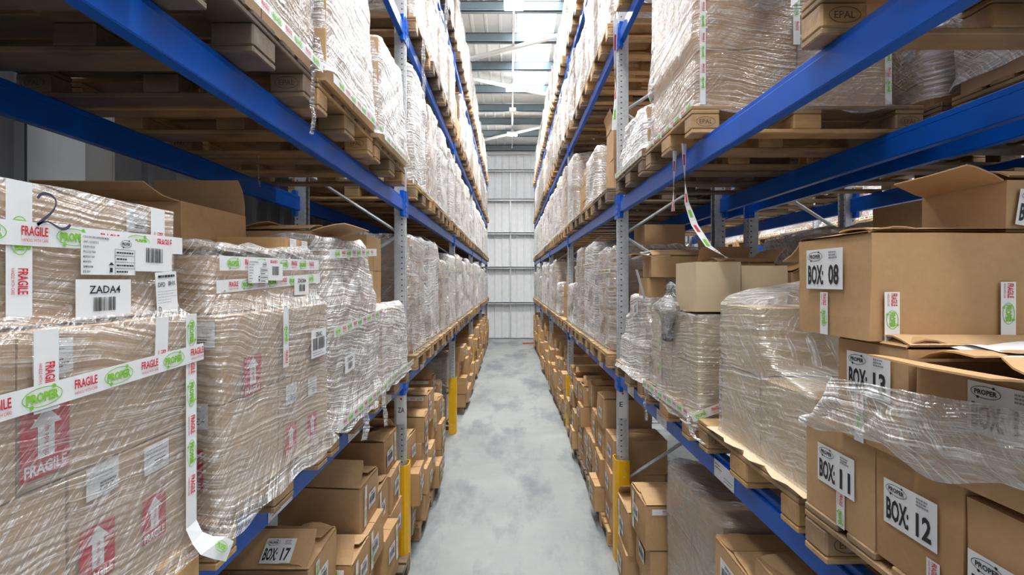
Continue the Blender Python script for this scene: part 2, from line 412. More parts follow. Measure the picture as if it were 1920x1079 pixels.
mb = MB(); ribs(mb, XL, XR, 0, ZR, YW+.04, CLAD, 'x'); mb.box(XL, XR, YW+.05, YW+.12, 0, ZR, CLAD); struct(mb, 'wall_end')
mb = MB(); ribs(mb, YB, YW, 0, ZR, XL, CLADW, 'y', .31); mb.box(XL-.15, XL-.02, YB, YW+.12, 0, ZR, CLADW); struct(mb, 'wall_left')
mb = MB(); ribs(mb, YB, YW, 0, ZR, XR, CLAD, 'Y', .33); mb.box(XR+.02, XR+.15, YB, YW+.12, 0, ZR, CLAD); struct(mb, 'wall_right')
# wall rails and posts on the end wall
RZ = [.06, 1.62, 2.62-7/850*YW+.0, 0, 0, 0]
RZ = [CAMZ-(y-VY)*YW/F for y in (634, 567.5, 501.5, 437.5, 375, 320.5)]
for k, z in enumerate(RZ):
    mb = MB(); h = .07 if k else .05
    mb.box(XL+.05, XR, YW-.16, YW-.005, z-h*.25, z+h*.25, GAL); mb.box(XL+.05, XR, YW-.16, YW-.15, z-h, z+h*.25, GAL)
    struct(mb, 'trim_%d' % (k+1))
mb = MB(); mb.box(XL+.05, XR, YW-.2, YW-.01, ZR-.40, ZR-.2, WSTL); struct(mb, 'trim_7')
for k, x in enumerate((-1.0, -.0, 5.2)):
    if k == 0: continue
    mb = MB(); mb.box(x-.025, x+.035, YW-.13, YW-.06, 0, 7.45, GAL); struct(mb, 'trim_%d' % (8+k))
# dark rails along the left wall behind the rack and white columns
for k, (z0, z1) in enumerate(((2.85, 3.07), (4.55, 4.75), (1.3, 1.5), (6.3, 6.5))):
    mb = MB(); mb.box(XL+.04, XL+.24, YB, YW, z1-.03, z1, DARK); mb.box(XL+.2, XL+.24, YB, YW, z0, z1, DARK); struct(mb, 'trim_%d' % (12+k))
for k, y in enumerate((-3.6, 2.72, 9.0, 15.3)):
    mb = MB(); x0, x1 = XL+.05, XL+.40
    mb.box(x0, x1, y, y+.012, 0, ZR-.3, WSTL); mb.box(x0, x1, y+.19, y+.202, 0, ZR-.3, WSTL); mb.box(x0, x1-.0, y+.012, y+.19, 0, ZR-.3, WSTL, ch=.004)
    o = struct(mb, 'steel_column')
mb = MB()
mb.tube([(XL+.3, .2, 3.02), (XL+.3, 2.6, 3.02)], .05, GAL, 10); mb.box(XL+.28, XL+.32, .2, 2.6, 2.96, 3.0, GAL)
tag(mb.build('cable_tray'), 'galvanised rail on the left wall beside the white column', 'rail', kind='thing')
# roof: sheets, purlins, skylights and added light strips, bracing
SK = [(-2.75, -1.85), (.16, 1.05), (2.05, 2.95), (4.2, 5.1)]  # strips over the racks are added, unseen, to brighten the end wall
SKY0, SKY1 = -3.0, 14.1
m, nt, p = mat('skylight_and_fill_sheet'); p.inputs['Base Color'].default_value = c4(.85, .9, .95); p.inputs['Emission Color'].default_value = c4(.92, .96, 1); p.inputs['Emission Strength'].default_value = SKY_E; SKYM = m
mb = MB(); xs = [XL-.1]
for a, b in SK: xs += [a, b]
xs.append(XR+.1)
for k in range(0, len(xs), 2): ribs(mb, xs[k], xs[k+1]-.30, YB, YW, ZR, ROOF, 'r', .33, .04); mb.box(xs[k], xs[k+1], YB, YW+.1, ZR+.01, ZR+.08, ROOF)
SKE = [19.2, SKY1, 19.2, SKY1]  # added strips run longer to throw light on the end wall
for (a, b), e in zip(SK, SKE): mb.box(a, b, e, YW+.1, ZR, ZR+.08, ROOF); mb.box(a, b, YB, SKY0, ZR, ZR+.08, ROOF)
struct(mb, 'ceiling')
for k, (a, b) in enumerate(SK):
    mb = MB(); mb.box(a, b, SKY0, SKE[k], ZR+.02, ZR+.05, SKYM); struct(mb, 'skylight_or_fill_%d' % (k+1))
PY = [20.15, 18.15, 16.75, 15.45, 13.95, 12.45, 11.0, 9.75, 8.2, 6.7, 5.2, 3.7, 2.2, .7, -.8, -2.3, -3.8, -5.3, -6.8]
for k, y in enumerate(PY):
    mb = MB(); mb.box(XL, XR, y-.01, y+.01, ZR-.30, ZR-.04, PURL); mb.box(XL, XR, y-.09, y+.01, ZR-.31, ZR-.295, PURL); mb.box(XL, XR, y-.01, y+.08, ZR-.055, ZR-.04, PURL)
    mb.box(XL, XR, y-.09, y-.075, ZR-.31, ZR-.27, PURL)
    o = mb.build('roof_purlin'); o['kind'] = 'structure'
for (a, b) in (((-1.27, 11.75), (1.15, 10.5)), ((-1.15, 12.7), (1.19, 13.9)), ((-1.0, 18.3), (.95, 16.9)), ((-1.0, 5.2), (1.2, 6.4)), ((-1.0, 4.4), (1.0, 3.3))):
    s = (b[1]-a[1])/(b[0]-a[0]); mb = MB()
    mb.tube([(x, a[1]+s*(x-a[0]), 8.3) for x in (-2.7, 3.5)], .057, WSTL, 12); o = mb.build('roof_brace', smooth=False); o['kind'] = 'structure'
# conduit and luminaires
mb = MB(); mb.box(.045, .095, YB, 19.5, 8.30, 8.34, GAL); tag(mb.build('cable_trunking'), 'grey cable trunking running along under the roof above the aisle', 'cable trunking', kind='thing')
m, nt, p = mat('lamp_glow'); p.inputs['Emission Color'].default_value = c4(1, .99, .95); p.inputs['Emission Strength'].default_value = 14; GLOW = m
lab = {(0.07, 16.85): 'glowing white high bay lamp nearest the end wall of the aisle', (0.07, 12.85): 'glowing square high bay lamp, middle one over the aisle', (0.07, 8.94): 'bright high bay lamp at the top edge of the picture'}
for (x, y) in LAMPS:
    if (x, y) not in lab and x < 1 and y < 4: pass
    t = empty('ceiling_lamp', (x, y, 8.05)); tag(t, lab.get((x, y), 'high bay lamp hanging %s' % ('over the main aisle outside the view' if x < 1 else 'over the next aisle behind the right rack')), 'lamp', 'high bay lamps')
    mb = MB(); mb.box(-.2, .2, -.17, .17, .0, .06, WSTL, ch=.01); mb.box(-.06, .06, -.06, .06, .06, .14, GAL); mb.build('housing', t)
    mb = MB(); mb.box(-.185, .185, -.155, .155, -.02, -.001, GLOW); mb.build('diffuser', t)
    mb = MB(); mb.tube([(0, 0, .14), (0, 0, .26)], .012, GAL); mb.build('hanger', t)
mb = MB(); mb.box(-.11, .11, -.1, .1, -.06, .06, WSTL, ch=.01); mb.tube([(0, 0, .06), (0, 0, .2)], .01, GAL); o = mb.build('sensor_box', loc=(.07, 14.6, 8.1)); tag(o, 'small white box on the trunking between two high bay lamps', 'sensor')

# ------------------------------------------------------------ pallet racking
LV = [1.77, 3.38, 4.96, 6.47]            # beam tops
YU = {'left': [.22, 4.15, 7.79, 11.43, 15.07, 18.71], 'right': [.47, 4.27, 7.95, 11.65, 15.30, 18.95]}
RACKS = {  # front x, rear x, side (direction the front faces), upright positions
    'left': (-.96, -1.95, -1, YU['left']), 'right': (1.01, 2.0, 1, YU['right']),
    'back': (3.21, 2.22, -1, YU['right']), 'far': (5.35, 6.35, 1, YU['right'])}
HOLD = {'left': 'left rack', 'right': 'right rack', 'back': 'rack standing back to back with the right rack', 'far': 'far right rack beyond the next aisle'}
TOPZ = 6.75
def post_mb(h):
    mb = MB(); t = .0025; W = .05; D = .09
    # omega section, x 0..D (0 = outer face), y -W..W
    mb.box(0, t, -W, W, 0, h, GALH); mb.box(0, D, -W, -W+t, 0, h, GALH); mb.box(0, D, W-t, W, 0, h, GALH)
    mb.box(D-t, D, -W, -W+.022, 0, h, GALH); mb.box(D-t, D, W-.022, W, 0, h, GALH)
    mb.box(-.006, 0, -.018, .018, 0, h, GALH)
    return mb.mesh('post')
POST = post_mb(TOPZ)
mb = MB(); mb.box(-.012, .11, -.072, .072, -.0, .008, GAL); mb.tube([(.125-.02, .055, 0), (.105, .055, .02)], .008, GAL, 6); FOOT = mb.mesh('base_plate')
def brace_mesh(D):
    mb = MB(); z = .16; x = .05; k = 0; out = []
    mb.tube([(.06, 0, .12), (D-.06, 0, .12)], .016, GAL, 6)
    while z < TOPZ-.6:
        a, b = (.07, D-.07) if k % 2 else (D-.07, .07)
        mb.tube([(a, 0, z), (b, 0, z+.55)], .016, GAL, 6); z += .58; k += 1
    return mb.mesh('bracing')
BRC = brace_mesh(.99)
GUARD = MB()
pr = [(-.075, -.07), (-.06, -.078), (-.012, -.078), (.008, -.05), (.008, .05), (-.012, .078), (-.06, .078), (-.075, .07)]
def guard_mesh():
    mb = MB(); t = .006; h = .95
    pts = [(.10, -.082), (.0, -.082), (-.028, -.05), (-.028, .05), (0, .082), (.10, .082)]
    inn = [(.10, -.076), (.003, -.076), (-.021, -.047), (-.021, .047), (.003, .076), (.10, .076)]
    vs = []; fs = []
    for a, b in zip(pts, inn): vs += [(a[0], a[1], 0), (a[0], a[1], h), (b[0], b[1], 0), (b[0], b[1], h)]
    for i in range(len(pts)-1):
        a = 4*i; b = a+4; fs += [(a, b, b+1, a+1), (a+2, a+3, b+3, b+2), (a+1, b+1, b+3, a+3), (a, a+2, b+2, b)]
    mb.add(vs, fs, YEL)
    for z in (.1, .16, .80, .86): mb.disc(0, 0, .009, GAL, 0, 8, frame((.05, -.0835, z), (1, 0, 0), (0, 0, 1)))
    return mb.mesh('guard')
GME = guard_mesh()
def beam_mesh(L, h, t=.05):
    mb = MB(); z0 = -h; z1 = 0   # stepped box beam, outer face at x=0, body towards +x
    mb.box(.0, t, 0, L, z0, -.028, BLUE, ch=.004); mb.box(.012, t, 0, L, -.03, z1, BLUE, ch=.003)
    return mb.mesh('beam')
def conn_mesh(h):
    mb = MB(); mb.box(-.006, .03, 0, .045, -h-.05, .05, BLUE, ch=.003); mb.box(-.0115, -.0068, -.055, .0, -h-.05, .05, BLUE)
    for k in range(3): mb.box(-.0145, -.0115, -.035, -.02, -h-.02+k*(h+.02)/3, -h-.0+k*(h+.02)/3, BLUE)
    mb.disc(0, 0, .008, GAL, 0, 8, frame((-.0075, .02, -h-.03), (0, -1, 0), (0, 0, 1)))
    return mb.mesh('connector')
CONN = conn_mesh(.13)
def plate_mesh(seed):
    mb = MB(); w, h = .20, .085; mb.rect(-w/2, w/2, -h/2, h/2, WHT); lines(mb, -w*.44, -w*.02, 0, h*.38, 2, BLK, seed, .22); lines(mb, w*.02, w*.44, -h*.4, -h*.06, 2, BLK, seed+1, .22)
    for x in (-w*.45, w*.45):
        for y in (-h*.4, h*.4): mb.disc(x, y, .002, BLK)
    return mb.mesh('location_label')
PLT = [plate_mesh(i) for i in range(4)]
_bm = {}
SHN = ['first shelf', 'second shelf', 'third shelf', 'top shelf']
FR = ['nearest the camera'] + ['']*9
def rack(key):
    xf, xr, side, ys = RACKS[key]; D = abs(xr-xf); nm = HOLD[key]; short = {'left': 'left rack', 'right': 'right rack', 'back': 'hidden middle rack', 'far': 'far right rack'}[key]
    for i, y in enumerate(ys):
        if key in ('back', 'far') and i > 3: break
        t = empty('upright_frame', (xf, y, 0)); where = '%s frame from the camera' % ORD[i]
        tag(t, 'galvanised perforated upright frame of the %s, %s' % (short, where), 'rack frame', 'upright frames of the %s' % short, 'thing')
        sx = side
        def MM(x, flip): return Matrix.Translation((x, 0, 0)) @ Matrix.Scale(sx*flip, 4, (1, 0, 0))
        a = inst('post', POST, t, MM(0, 1)); b = inst('post', POST, t, MM(sx*D, -1))
        inst('base_plate', FOOT, t, MM(0, 1)); inst('base_plate', FOOT, t, MM(sx*D, -1)); inst('bracing', BRC, t, MM(0, 1))
        if key in ('left', 'right') and i:
            g = inst('column_guard', GME, None, Matrix.Translation((xf-sx*.008, y, 0.001)) @ Matrix.Scale(sx, 4, (1, 0, 0)))
            tag(g, 'yellow steel guard at the foot of the %s upright on the %s' % (ORD[i], short), 'column guard', 'yellow column guards', 'thing')
    for i in range(len(ys)):
        if (key == 'back' and i > 1) or (key == 'far' and i > 2): break
        y0 = ys[i]; y1 = ys[i+1] if i+1 < len(ys) else YW-.35
        if i+1 == len(ys): continue
        L = y1-y0-.106
        for li, z in enumerate(LV):
            if key in ('back', 'far') and li > 2: continue
            for fr in (0, 1):
                h = .12 if li == 0 else .13
                k = (round(L, 3), h)
                if k not in _bm: _bm[k] = beam_mesh(L, h)
                x = xr if fr else xf; s = side*(-1 if fr else 1)
                o = inst('rack_beam', _bm[k], None, Matrix.Translation((x, y0+.053, z-.001)) @ Matrix.Scale(s, 4, (1, 0, 0)))
                tag(o, 'blue %s beam of the %s, %s, %s bay from the camera' % ('rear' if fr else 'front', short, SHN[li], ORD[i]), 'beam', 'blue rack beams', 'thing')
                if key in ('left', 'right') or i < 1:
                    c = inst('connector', CONN, o); c2 = inst('connector', CONN, o, Matrix.Translation((0, L, 0)) @ Matrix.Scale(-1, 4, (0, 1, 0)))
                if key in ('left', 'right') and not fr and li == 0 and i < 4:
                    for q, yy in enumerate((.72, 1.62, 2.5, 3.28)):
                        if yy < L: inst('location_label', PLT[q], o, frame((-.002, yy, -h*.58), (0, -1 if side*s > 0 and side > 0 else -1, 0), (0, 0, 1)))
for k in RACKS: rack(k)
# hanging aisle signs on the first uprights
def sign(side, x, y, z, txt, lab, dx):
    mb = MB(); mb.box(-.042, .042, -.13, .13, -.002, 0, WHT); mb.disc(0, .1, .010, REDI, .001); mb.text(txt, dx, -.0, .030*len(txt), .045, BLK, .001, .012)
    o = mb.build('aisle_sign'); o.matrix_world = AF(side, x, y, z) if side else NF(x, y, z); tag(o, lab, 'sign')
sign(0, -.985, 4.085, 1.45, 'ZA', 'white paper location sign reading ZA hung on the first left upright', .0)
sign(0, 1.04, 4.20, 1.47, 'E', 'white paper location sign reading E hung on the first right upright', -.015)

# ------------------------------------------------------------ pallets
def bev(mb, x0, x1, y0, y1, z0, z1, m, ch=.004): mb.box(x0, x1, y0, y1, z0, z1, m, ch=ch)
def pallet_parts(wm, seed):
    """euro pallet 1.2 (x) by 0.8 (y) by 0.144, origin at the bottom centre"""
    r = random.Random(seed); P = []
    for y, w_ in ((-.3275, .145), (-.17, .1), (0, .145), (.17, .1), (.3275, .145)):
        mb = MB(); mb.M = Matrix.Rotation(R(r.uniform(-.3, .3)), 4, 'Z'); bev(mb, -.6, .6, y-w_/2, y+w_/2, .1225, .144, wm); P.append(('deck_board', mb.mesh('deck_board')))
    for x in (-.5275, 0, .5275):
        mb = MB(); bev(mb, x-.0725, x+.0725, -.4, .4, .1005, .1215, wm); P.append(('stringer_board', mb.mesh('stringer_board')))
        for y, w_ in ((-.35, .1), (0, .145), (.35, .1)):
            mb = MB(); bev(mb, x-.0725, x+.0725, y-w_/2, y+w_/2, .0225, .0995, wm, .006)
            if x and y:
                s = 1 if x > 0 else -1
                T = frame((x, y-w_/2-.001, .06), (1, 0, 0), (0, 0, 1))
                mb.text('EPAL', 0, 0, .065, .022, BROWN, .0005, 0, 0, T); mb.ring(0, 0, .05, .026, .002, BROWN, .0005, 20, T)
            P.append(('block', mb.mesh('block')))
    for y, w_ in ((-.35, .1), (0, .145), (.35, .1)):
        mb = MB(); bev(mb, -.6, .6, y-w_/2, y+w_/2, 0.0, .0215, wm); P.append(('bottom_board', mb.mesh('bottom_board')))
    return P
BROWN = simple('branded_stamp', (.10, .055, .03), .8)
def join(P, nm):
    mb = MB()
    for n_, me in P:
        b = len(mb.v)
        for v in me.vertices: mb.v.append(v.co.copy())
        for p in me.polygons:
            mb.f.append(tuple(b+i for i in p.vertices)); mb.m.append(mb.mi(me.materials[p.material_index]))
    return mb.mesh(nm)
PP = [pallet_parts(WD, 1), pallet_parts(WO, 2), pallet_parts(WD, 3)]
PJ = [join(p, 'pallet') for p in PP]
PN = [0]
def pallet(x, y, z, kind, full, label, group, rz=0):
    if full:
        t = empty('wooden_pallet', (x, y, z+.001), rz)
        for n_, me in PP[kind]: inst(n_, me, t)
    else:
        t = inst('wooden_pallet', PJ[kind], None, loc=(x, y, z+.001), rz=rz)
    tag(t, label, 'pallet', group); return t

# ------------------------------------------------------------ stretch film
def fpoly(x0, x1, y0, y1, n, r=.03):
    W, D = x1-x0-2*r, y1-y0-2*r; W = max(W, .01); D = max(D, .01); q = math.pi*r/2; P = 2*(W+D)+4*q; out = []
    for k in range(n):
        s = P*k/n
        for seg in range(8):
            L = (W, q, D, q, W, q, D, q)[seg]
            if s <= L or seg == 7: break
            s -= L
        if seg == 0: p = (x0+r+s, y0, 0, -1)
        elif seg == 2: p = (x1, y0+r+s, 1, 0)
        elif seg == 4: p = (x1-r-s, y1, 0, 1)
        elif seg == 6: p = (x0, y1-r-s, -1, 0)
        else:
            a = s/r; cx, cy, a0 = ((x1-r, y0+r, -math.pi/2), None, (x1-r, y1-r, 0), None, (x0+r, y1-r, math.pi/2), None, (x0+r, y0+r, math.pi))[seg-1]
            p = (cx+r*math.cos(a0+a), cy+r*math.sin(a0+a), math.cos(a0+a), math.sin(a0+a))
        out.append(p)
    return out
def film_geo(mb, loops, seed, amp, m, n=72, dz=.04, tent=.03, cap=True, crumple=1.0, capn=.05):
    zs = []
    for a, b in zip(loops, loops[1:]):
        k = max(1, int(abs(b[0]-a[0])/dz))
        for j in range(k): t = j/k; zs.append([a[q]+(b[q]-a[q])*t for q in range(5)])
    zs.append(list(loops[-1])); vs = []; fs = []; rows = 0
    def ring(z, x0, x1, y0, y1, am, sh=1.0, tz=0):
        nonlocal rows
        cx, cy = (x0+x1)/2, (y0+y1)/2
        for k, (x, y, nx, ny) in enumerate(fpoly(x0, x1, y0, y1, n)):
            p = Vector((x*2.2, y*2.2, z*1.4)); q = x+y
            a = noise.noise(Vector((q*3.0+seed*7, z*7-q*4, seed)))
            b = noise.noise(Vector((q*9+seed, z*14+q*7, seed+5)))
            c = noise.noise(Vector((x*4+seed, y*4, z*3)))
            e = noise.noise(Vector((q*1.7+seed*3, z*1.9+seed, x-y)))
            d = am*(.5+abs(a)*1.6+abs(b)*.7*crumple+c*.7+(abs(e)*2.2 if am > .015 else 0))
            zz = z+(noise.noise(Vector((q*5, seed, z)))*.03*crumple if sh == 1.0 and tz == -1 else 0)+(tz if tz != -1 else 0)
            X, Yv = x+nx*d, y+ny*d
            if sh != 1.0:
                X, Yv = cx+(X-cx)*sh, cy+(Yv-cy)*sh; zz = z+tz+abs(noise.noise(Vector((X*5+seed, Yv*5, seed))))*capn*crumple
            vs.append((X, Yv, zz))
        rows += 1
    for i, L in enumerate(zs): ring(*L, amp, 1.0, -1 if i in (0,) else 0)
    if cap:
        for sh in (.94, .78, .55, .3, .08): ring(*zs[-1], amp, sh, tent*(1-sh*.9))
    for j in range(rows-1):
        for k in range(n):
            a = j*n+k; b = j*n+(k+1) % n; fs.append((a, b, b+n, a+n))
    if cap: fs.append(tuple((rows-1)*n+k for k in range(n)))
    mb.add(vs, fs, m)
def film(name, loops, seed, amp, m, parent=None, **k):
    mb = MB(); film_geo(mb, loops, seed, amp, m, **k); return mb.build(name, parent, smooth=True)

# ------------------------------------------------------------ cartons
def carton_body(w, d, h, m, seed, amp=.005, seam=True, n=5):
    """w along x, d along y, origin base centre"""
    mb = MB(); mb.wbox(-w/2, w/2, -d/2, d/2, 0, h, m, seed, amp, n)
    if seam: mb.box(-w/2+.004, w/2-.004, -.0015, .0015, h-.002, h+.0035, KD)
    return mb.mesh('carton')
def open_carton(w, d, h, m, seed, flaps, label, cat='box', group=None, amp=.005, flap_l=None, fill=None):
    """open-topped carton with four hinged flaps; flaps = angles in degrees (0 closed, 90 upright, 200 hanging) for -x,+x,-y,+y"""
    t = .004; mb = MB(); mb.wbox(-w/2, w/2, -d/2, d/2, 0, h, m, seed, amp, 5, top=False)
    # inner walls and bottom, just inside the outer skin
    i = .012; x0, x1, y0, y1 = -w/2+i, w/2-i, -d/2+i, d/2-i
    zf = h*.55 if fill else .01
    mb.add([(x0, y0, zf), (x1, y0, zf), (x1, y1, zf), (x0, y1, zf), (x0, y0, h), (x1, y0, h), (x1, y1, h), (x0, y1, h),
            (-w/2, -d/2, h), (w/2, -d/2, h), (w/2, d/2, h), (-w/2, d/2, h)],
           [(0, 1, 2, 3), (0, 4, 5, 1), (1, 5, 6, 2), (2, 6, 7, 3), (3, 7, 4, 0), (4, 8, 9, 5), (5, 9, 10, 6), (6, 10, 11, 7), (7, 11, 8, 4)], KD)
    o = mb.build('cardboard_box'); tag(o, label, cat, group)
    fl = flap_l or min(w, d)/2*.98; r = random.Random(seed)
    for k, a in enumerate(flaps):
        if a is None: continue
        W = (d, d, w, w)[k]-.012; L = fl if k >= 2 or w > d else fl
        f = MB(); ns = 4; vs = []; fs = []; cur = r.uniform(-.02, .03)
        for side in (0, t):
            for j in range(ns+1):
                for q in (-.5, 0, .5):
                    u = L*j/ns; tr = .97 if j == ns else 1
                    vs.append((u, q*W*tr, side+cur*math.sin(math.pi*j/ns)*.6+noise.noise(Vector((u*6+seed, q*3, k)))*.008*(j > 0)))
        S = (ns+1)*3
        for j in range(ns):
            for q in range(2):
                a0 = j*3+q; fs.append((a0, a0+1, a0+4, a0+3)); fs.append((S+a0, S+a0+3, S+a0+4, S+a0+1))
            fs.append((j*3, j*3+3, S+j*3+3, S+j*3)); fs.append((j*3+2, S+j*3+2, S+j*3+5, j*3+5))
        fs.append((ns*3, ns*3+1, S+ns*3+1, S+ns*3)); fs.append((ns*3+1, ns*3+2, S+ns*3+2, S+ns*3+1))
        f.add(vs, fs, m)
        hz = h+(.007 if k >= 2 else .0015)
        if w < d: hz = h+(.007 if k < 2 else .0015)
        hx, hy, ang = ((-w/2, 0, 0), (w/2, 0, 180), (0, -d/2, 90), (0, d/2, -90))[k]
        M = Matrix.Translation((hx, hy, hz)) @ Matrix.Rotation(R(ang), 4, 'Z') @ Matrix.Rotation(R(-a), 4, 'Y')
        fo = f.build('flap', o); fo.matrix_local = M
    return o
def decal(name, me, parent, M):
    return inst(name, me, parent, M)
def sealed(w, d, h, m, seed, label, group=None, n=5, amp=.005, tape=False, me=None):
    o = inst('cardboard_box', me or carton_body(w, d, h, m, seed, amp, True, n)); tag(o, label, 'box', group)
    if tape: 
        mb = MB(); tape_tile(mb, w, .045, frame((-w/2, 0, h+.0045), (1, 0, 0), (0, 1, 0)), .03*seed % .16, False); mb.build('tape', o)
    return o
def front(side, w, y=0, z=0, off=.004, tilt=0):
    """decal frame on a carton's aisle face in the carton's own space"""
    return AF(side, -side*(w/2+off), y, z, tilt)

# ------------------------------------------------------------ hand-placed loads of the first bays
def att(o, root, name=None):
    o.parent = root; o.matrix_parent_inverse = Matrix.Translation(-Vector(root.location)); return o
def put(me, root, M, name):
    o = inst(name, me); o.matrix_basis = M; o.parent = root; o.matrix_parent_inverse = Matrix.Translation(-Vector(root.location)); return o
_seed = [100]
def ns(): _seed[0] += 1; return _seed[0]
def cload(label, ctr, cartons, loops, amp, fm, m=KW, group=None, n=110, dz=.025, tent=.03, crumple=1.0, camp=.004, cat='wrapped load', capn=.05):
    t = empty('wrapped_load', ctr); tag(t, label, cat, group)
    for (x0, x1, y0, y1, z0, z1) in cartons:
        mb = MB(); e = .003; mb.wbox(x0+e, x1-e, y0+e, y1-e, z0, z1-.003, m, ns(), camp, 4); att(mb.build('carton'), t)
    fo = film('stretch_film', loops, ns(), amp, fm, n=n, dz=dz, tent=tent, crumple=crumple, capn=capn); att(fo, t); return t
def tape3(root, pts, n, W=.045, cheap=False, phase=0): return att(tape_path('printed_tape', None, pts, W, n, cheap, phase), root)
NX = (1, 0, 0); MX = (-1, 0, 0); MY = (0, -1, 0)
LG = 'wrapped loads on the first shelf of the left rack'
def two(x0, x1, k):  # split
    return [(x0+(x1-x0)*i/k, x0+(x1-x0)*(i+1)/k) for i in range(k)]

# --- A: nearest left load
C = []
for a, b in ((-.868, -1.44), (-1.45, -2.0)):
    for y0, y1 in ((.46, .89), (.89, 1.25)): C.append((b, a, y0, y1, 1.914, 2.235))
    for y0, y1 in ((.44, .80), (.80, 1.25)): C.append((b, a, y0, y1, 2.237, 2.53))
    C.append((b-.05*(a < -1), a-.05, .44, 1.24, 2.533, 2.80))
A = cload('nearest left load of cartons under clear film, white label reading ZADA4', (-1.44, .85, 1.914), C,
      [(1.885, -2.03, -.835, .43, 1.27), (1.93, -2.02, -.858, .44, 1.258), (2.22, -2.01, -.862, .435, 1.256), (2.52, -2.01, -.862, .433, 1.256), (2.545, -2.0, -.90, .433, 1.25), (2.60, -2.06, -.912, .433, 1.245), (2.805, -2.06, -.912, .433, 1.245)],
      .004, FC, n=200, dz=.02, tent=.01, crumple=.5, group=LG)
for (y, z, w_, x) in ((.843, 2.325, .75, -.8635), (.949, 2.05, .68, -.8635), (1.10, 2.045, .6, -.8635)):
    put(UPS, A, AF(-1, x, y, z) @ Matrix.Scale(w_, 4) @ Matrix.Scale(1.2, 4, (0, 1, 0)), 'fragile_sticker')
for (y, z, k, x) in ((.96, 2.20, 0, -.8625), (1.106, 2.19, 1, -.8625), (.856, 2.475, 2, -.8625), (1.108, 2.765, 0, -.9125)):
    put(SM[k], A, AF(-1, x, y, z) @ Matrix.Scale(.9 if z < 2.7 else .72, 4), 'paper_label')
xo, xu = -.848, -.898
tape3(A, [(xu, .829, 2.802), (xu, .829, 2.55)], NX); tape3(A, [(xo, .829, 2.53), (xo, .829, 2.38)], NX, phase=.1)
tape3(A, [(xo, 1.205, 2.53), (xo, 1.205, 1.965)], NX, .04, phase=.05); tape3(A, [(xu, 1.155, 2.802), (xu, 1.155, 2.64)], NX, .045, phase=.1)
tape3(A, [(xo, 1.105, 2.53), (xo, 1.10, 2.40)], NX, .04, phase=.08)
tape3(A, [(xu+.002, .42, 2.700), (xu+.002, 1.238, 2.713)], NX, phase=.07); tape3(A, [(xo+.002, .42, 2.395), (xo+.002, 1.25, 2.425)], NX, phase=.02)
mb = MB(); mb.ribbon([(xo, 1.205, 1.97), (xo+.012, 1.212, 1.93), (xo+.03, 1.222, 1.905), (xo+.05, 1.245, 1.885), (xo+.062, 1.27, 1.86)], [.04, .04, .05, .055, .05], [Vector((0, 1, .1)), Vector((0, 1, .3)).normalized(), Vector((.1, .85, .5)).normalized(), Vector((.2, .6, .8)).normalized(), Vector((.2, .4, .9)).normalized()], TAPEW)
T_ = frame((xo+.053, 1.244, 1.889), (.25, .62, -.7), (0, .7, .62)); mb.text('PROPER', 0, 0, .034, .014, GRNI, .003, .05, 0, T_); mb.ring(0, 0, .024, .013, .0015, GRNI, .003, 20, T_); att(mb.build('printed_tape'), A)
# address label with barcode wing
mb = MB(); mb.rect(-.0685, .0685, -.046, .042, WHT); mb.rect(.0685, .185, -.036, .034, WHT)
for k, t_ in enumerate(('C.D.A ION GROUP/PROPER MUSIC', 'UNIT / LOGISTICS', 'EUROPA HOUSE', 'PROLOGIS PARK', 'MIDPOINT WAY', 'MINWORTH', 'BIRMINGHAM', 'B76 9EH')): mb.text(t_, -.064+.0022*len(t_)*.5, .034-.0105*k, .0022*len(t_), .0048, BLK, .001, .01)
proper(mb, .042, .026, .03, .018, BLK)
for k in range(4): mb.rect(.012, .066, .012-.0145*k, .0128-.0145*k, BLK, .001); lines(mb, .016, .062, .002-.0145*k, .008-.0145*k, 1, BLK, k, .6)
mb.rect(.012, .0128, -.0445, .0125, BLK, .001); mb.rect(.0655, .0662, -.0445, .0125, BLK, .001)
mb.add([(-.004, -.024, .001), (.010, -.024, .001), (.003, -.017, .001)], [(0, 1, 2)], BLK); mb.rect(-.001, .006, -.040, -.03, BLK, .001)
barcode(mb, .127, .004, .055, .036, 7); ADR = mb.mesh('address_label')
put(ADR, A, AF(-1, xu+.004, 1.012, 2.678), 'address_label'); put(SL[0], A, AF(-1, xu+.004, 1.0, 2.58), 'paper_label')
mb = MB(); mb.rect(-.036, .036, -.064, .064, WHT); mb.text('DFD', -.017, .032, .024, .011, BLK, .001, .01); mb.text('BHX', .018, .034, .024, .011, BLK, .001, .01)
mb.text('D', -.026, -.030, .009, .013, BLK, .001, .01); barcode(mb, 0, -.046, .062, .013, 3); lines(mb, -.032, .032, -.018, .018, 5, GREY, 2, .15); lines(mb, -.028, .028, .048, .058, 1, BLK, 2, .6); DFD = mb.mesh('courier_label')
put(DFD, A, AF(-1, xu+.006, 1.178, 2.578, R(4)), 'courier_label')
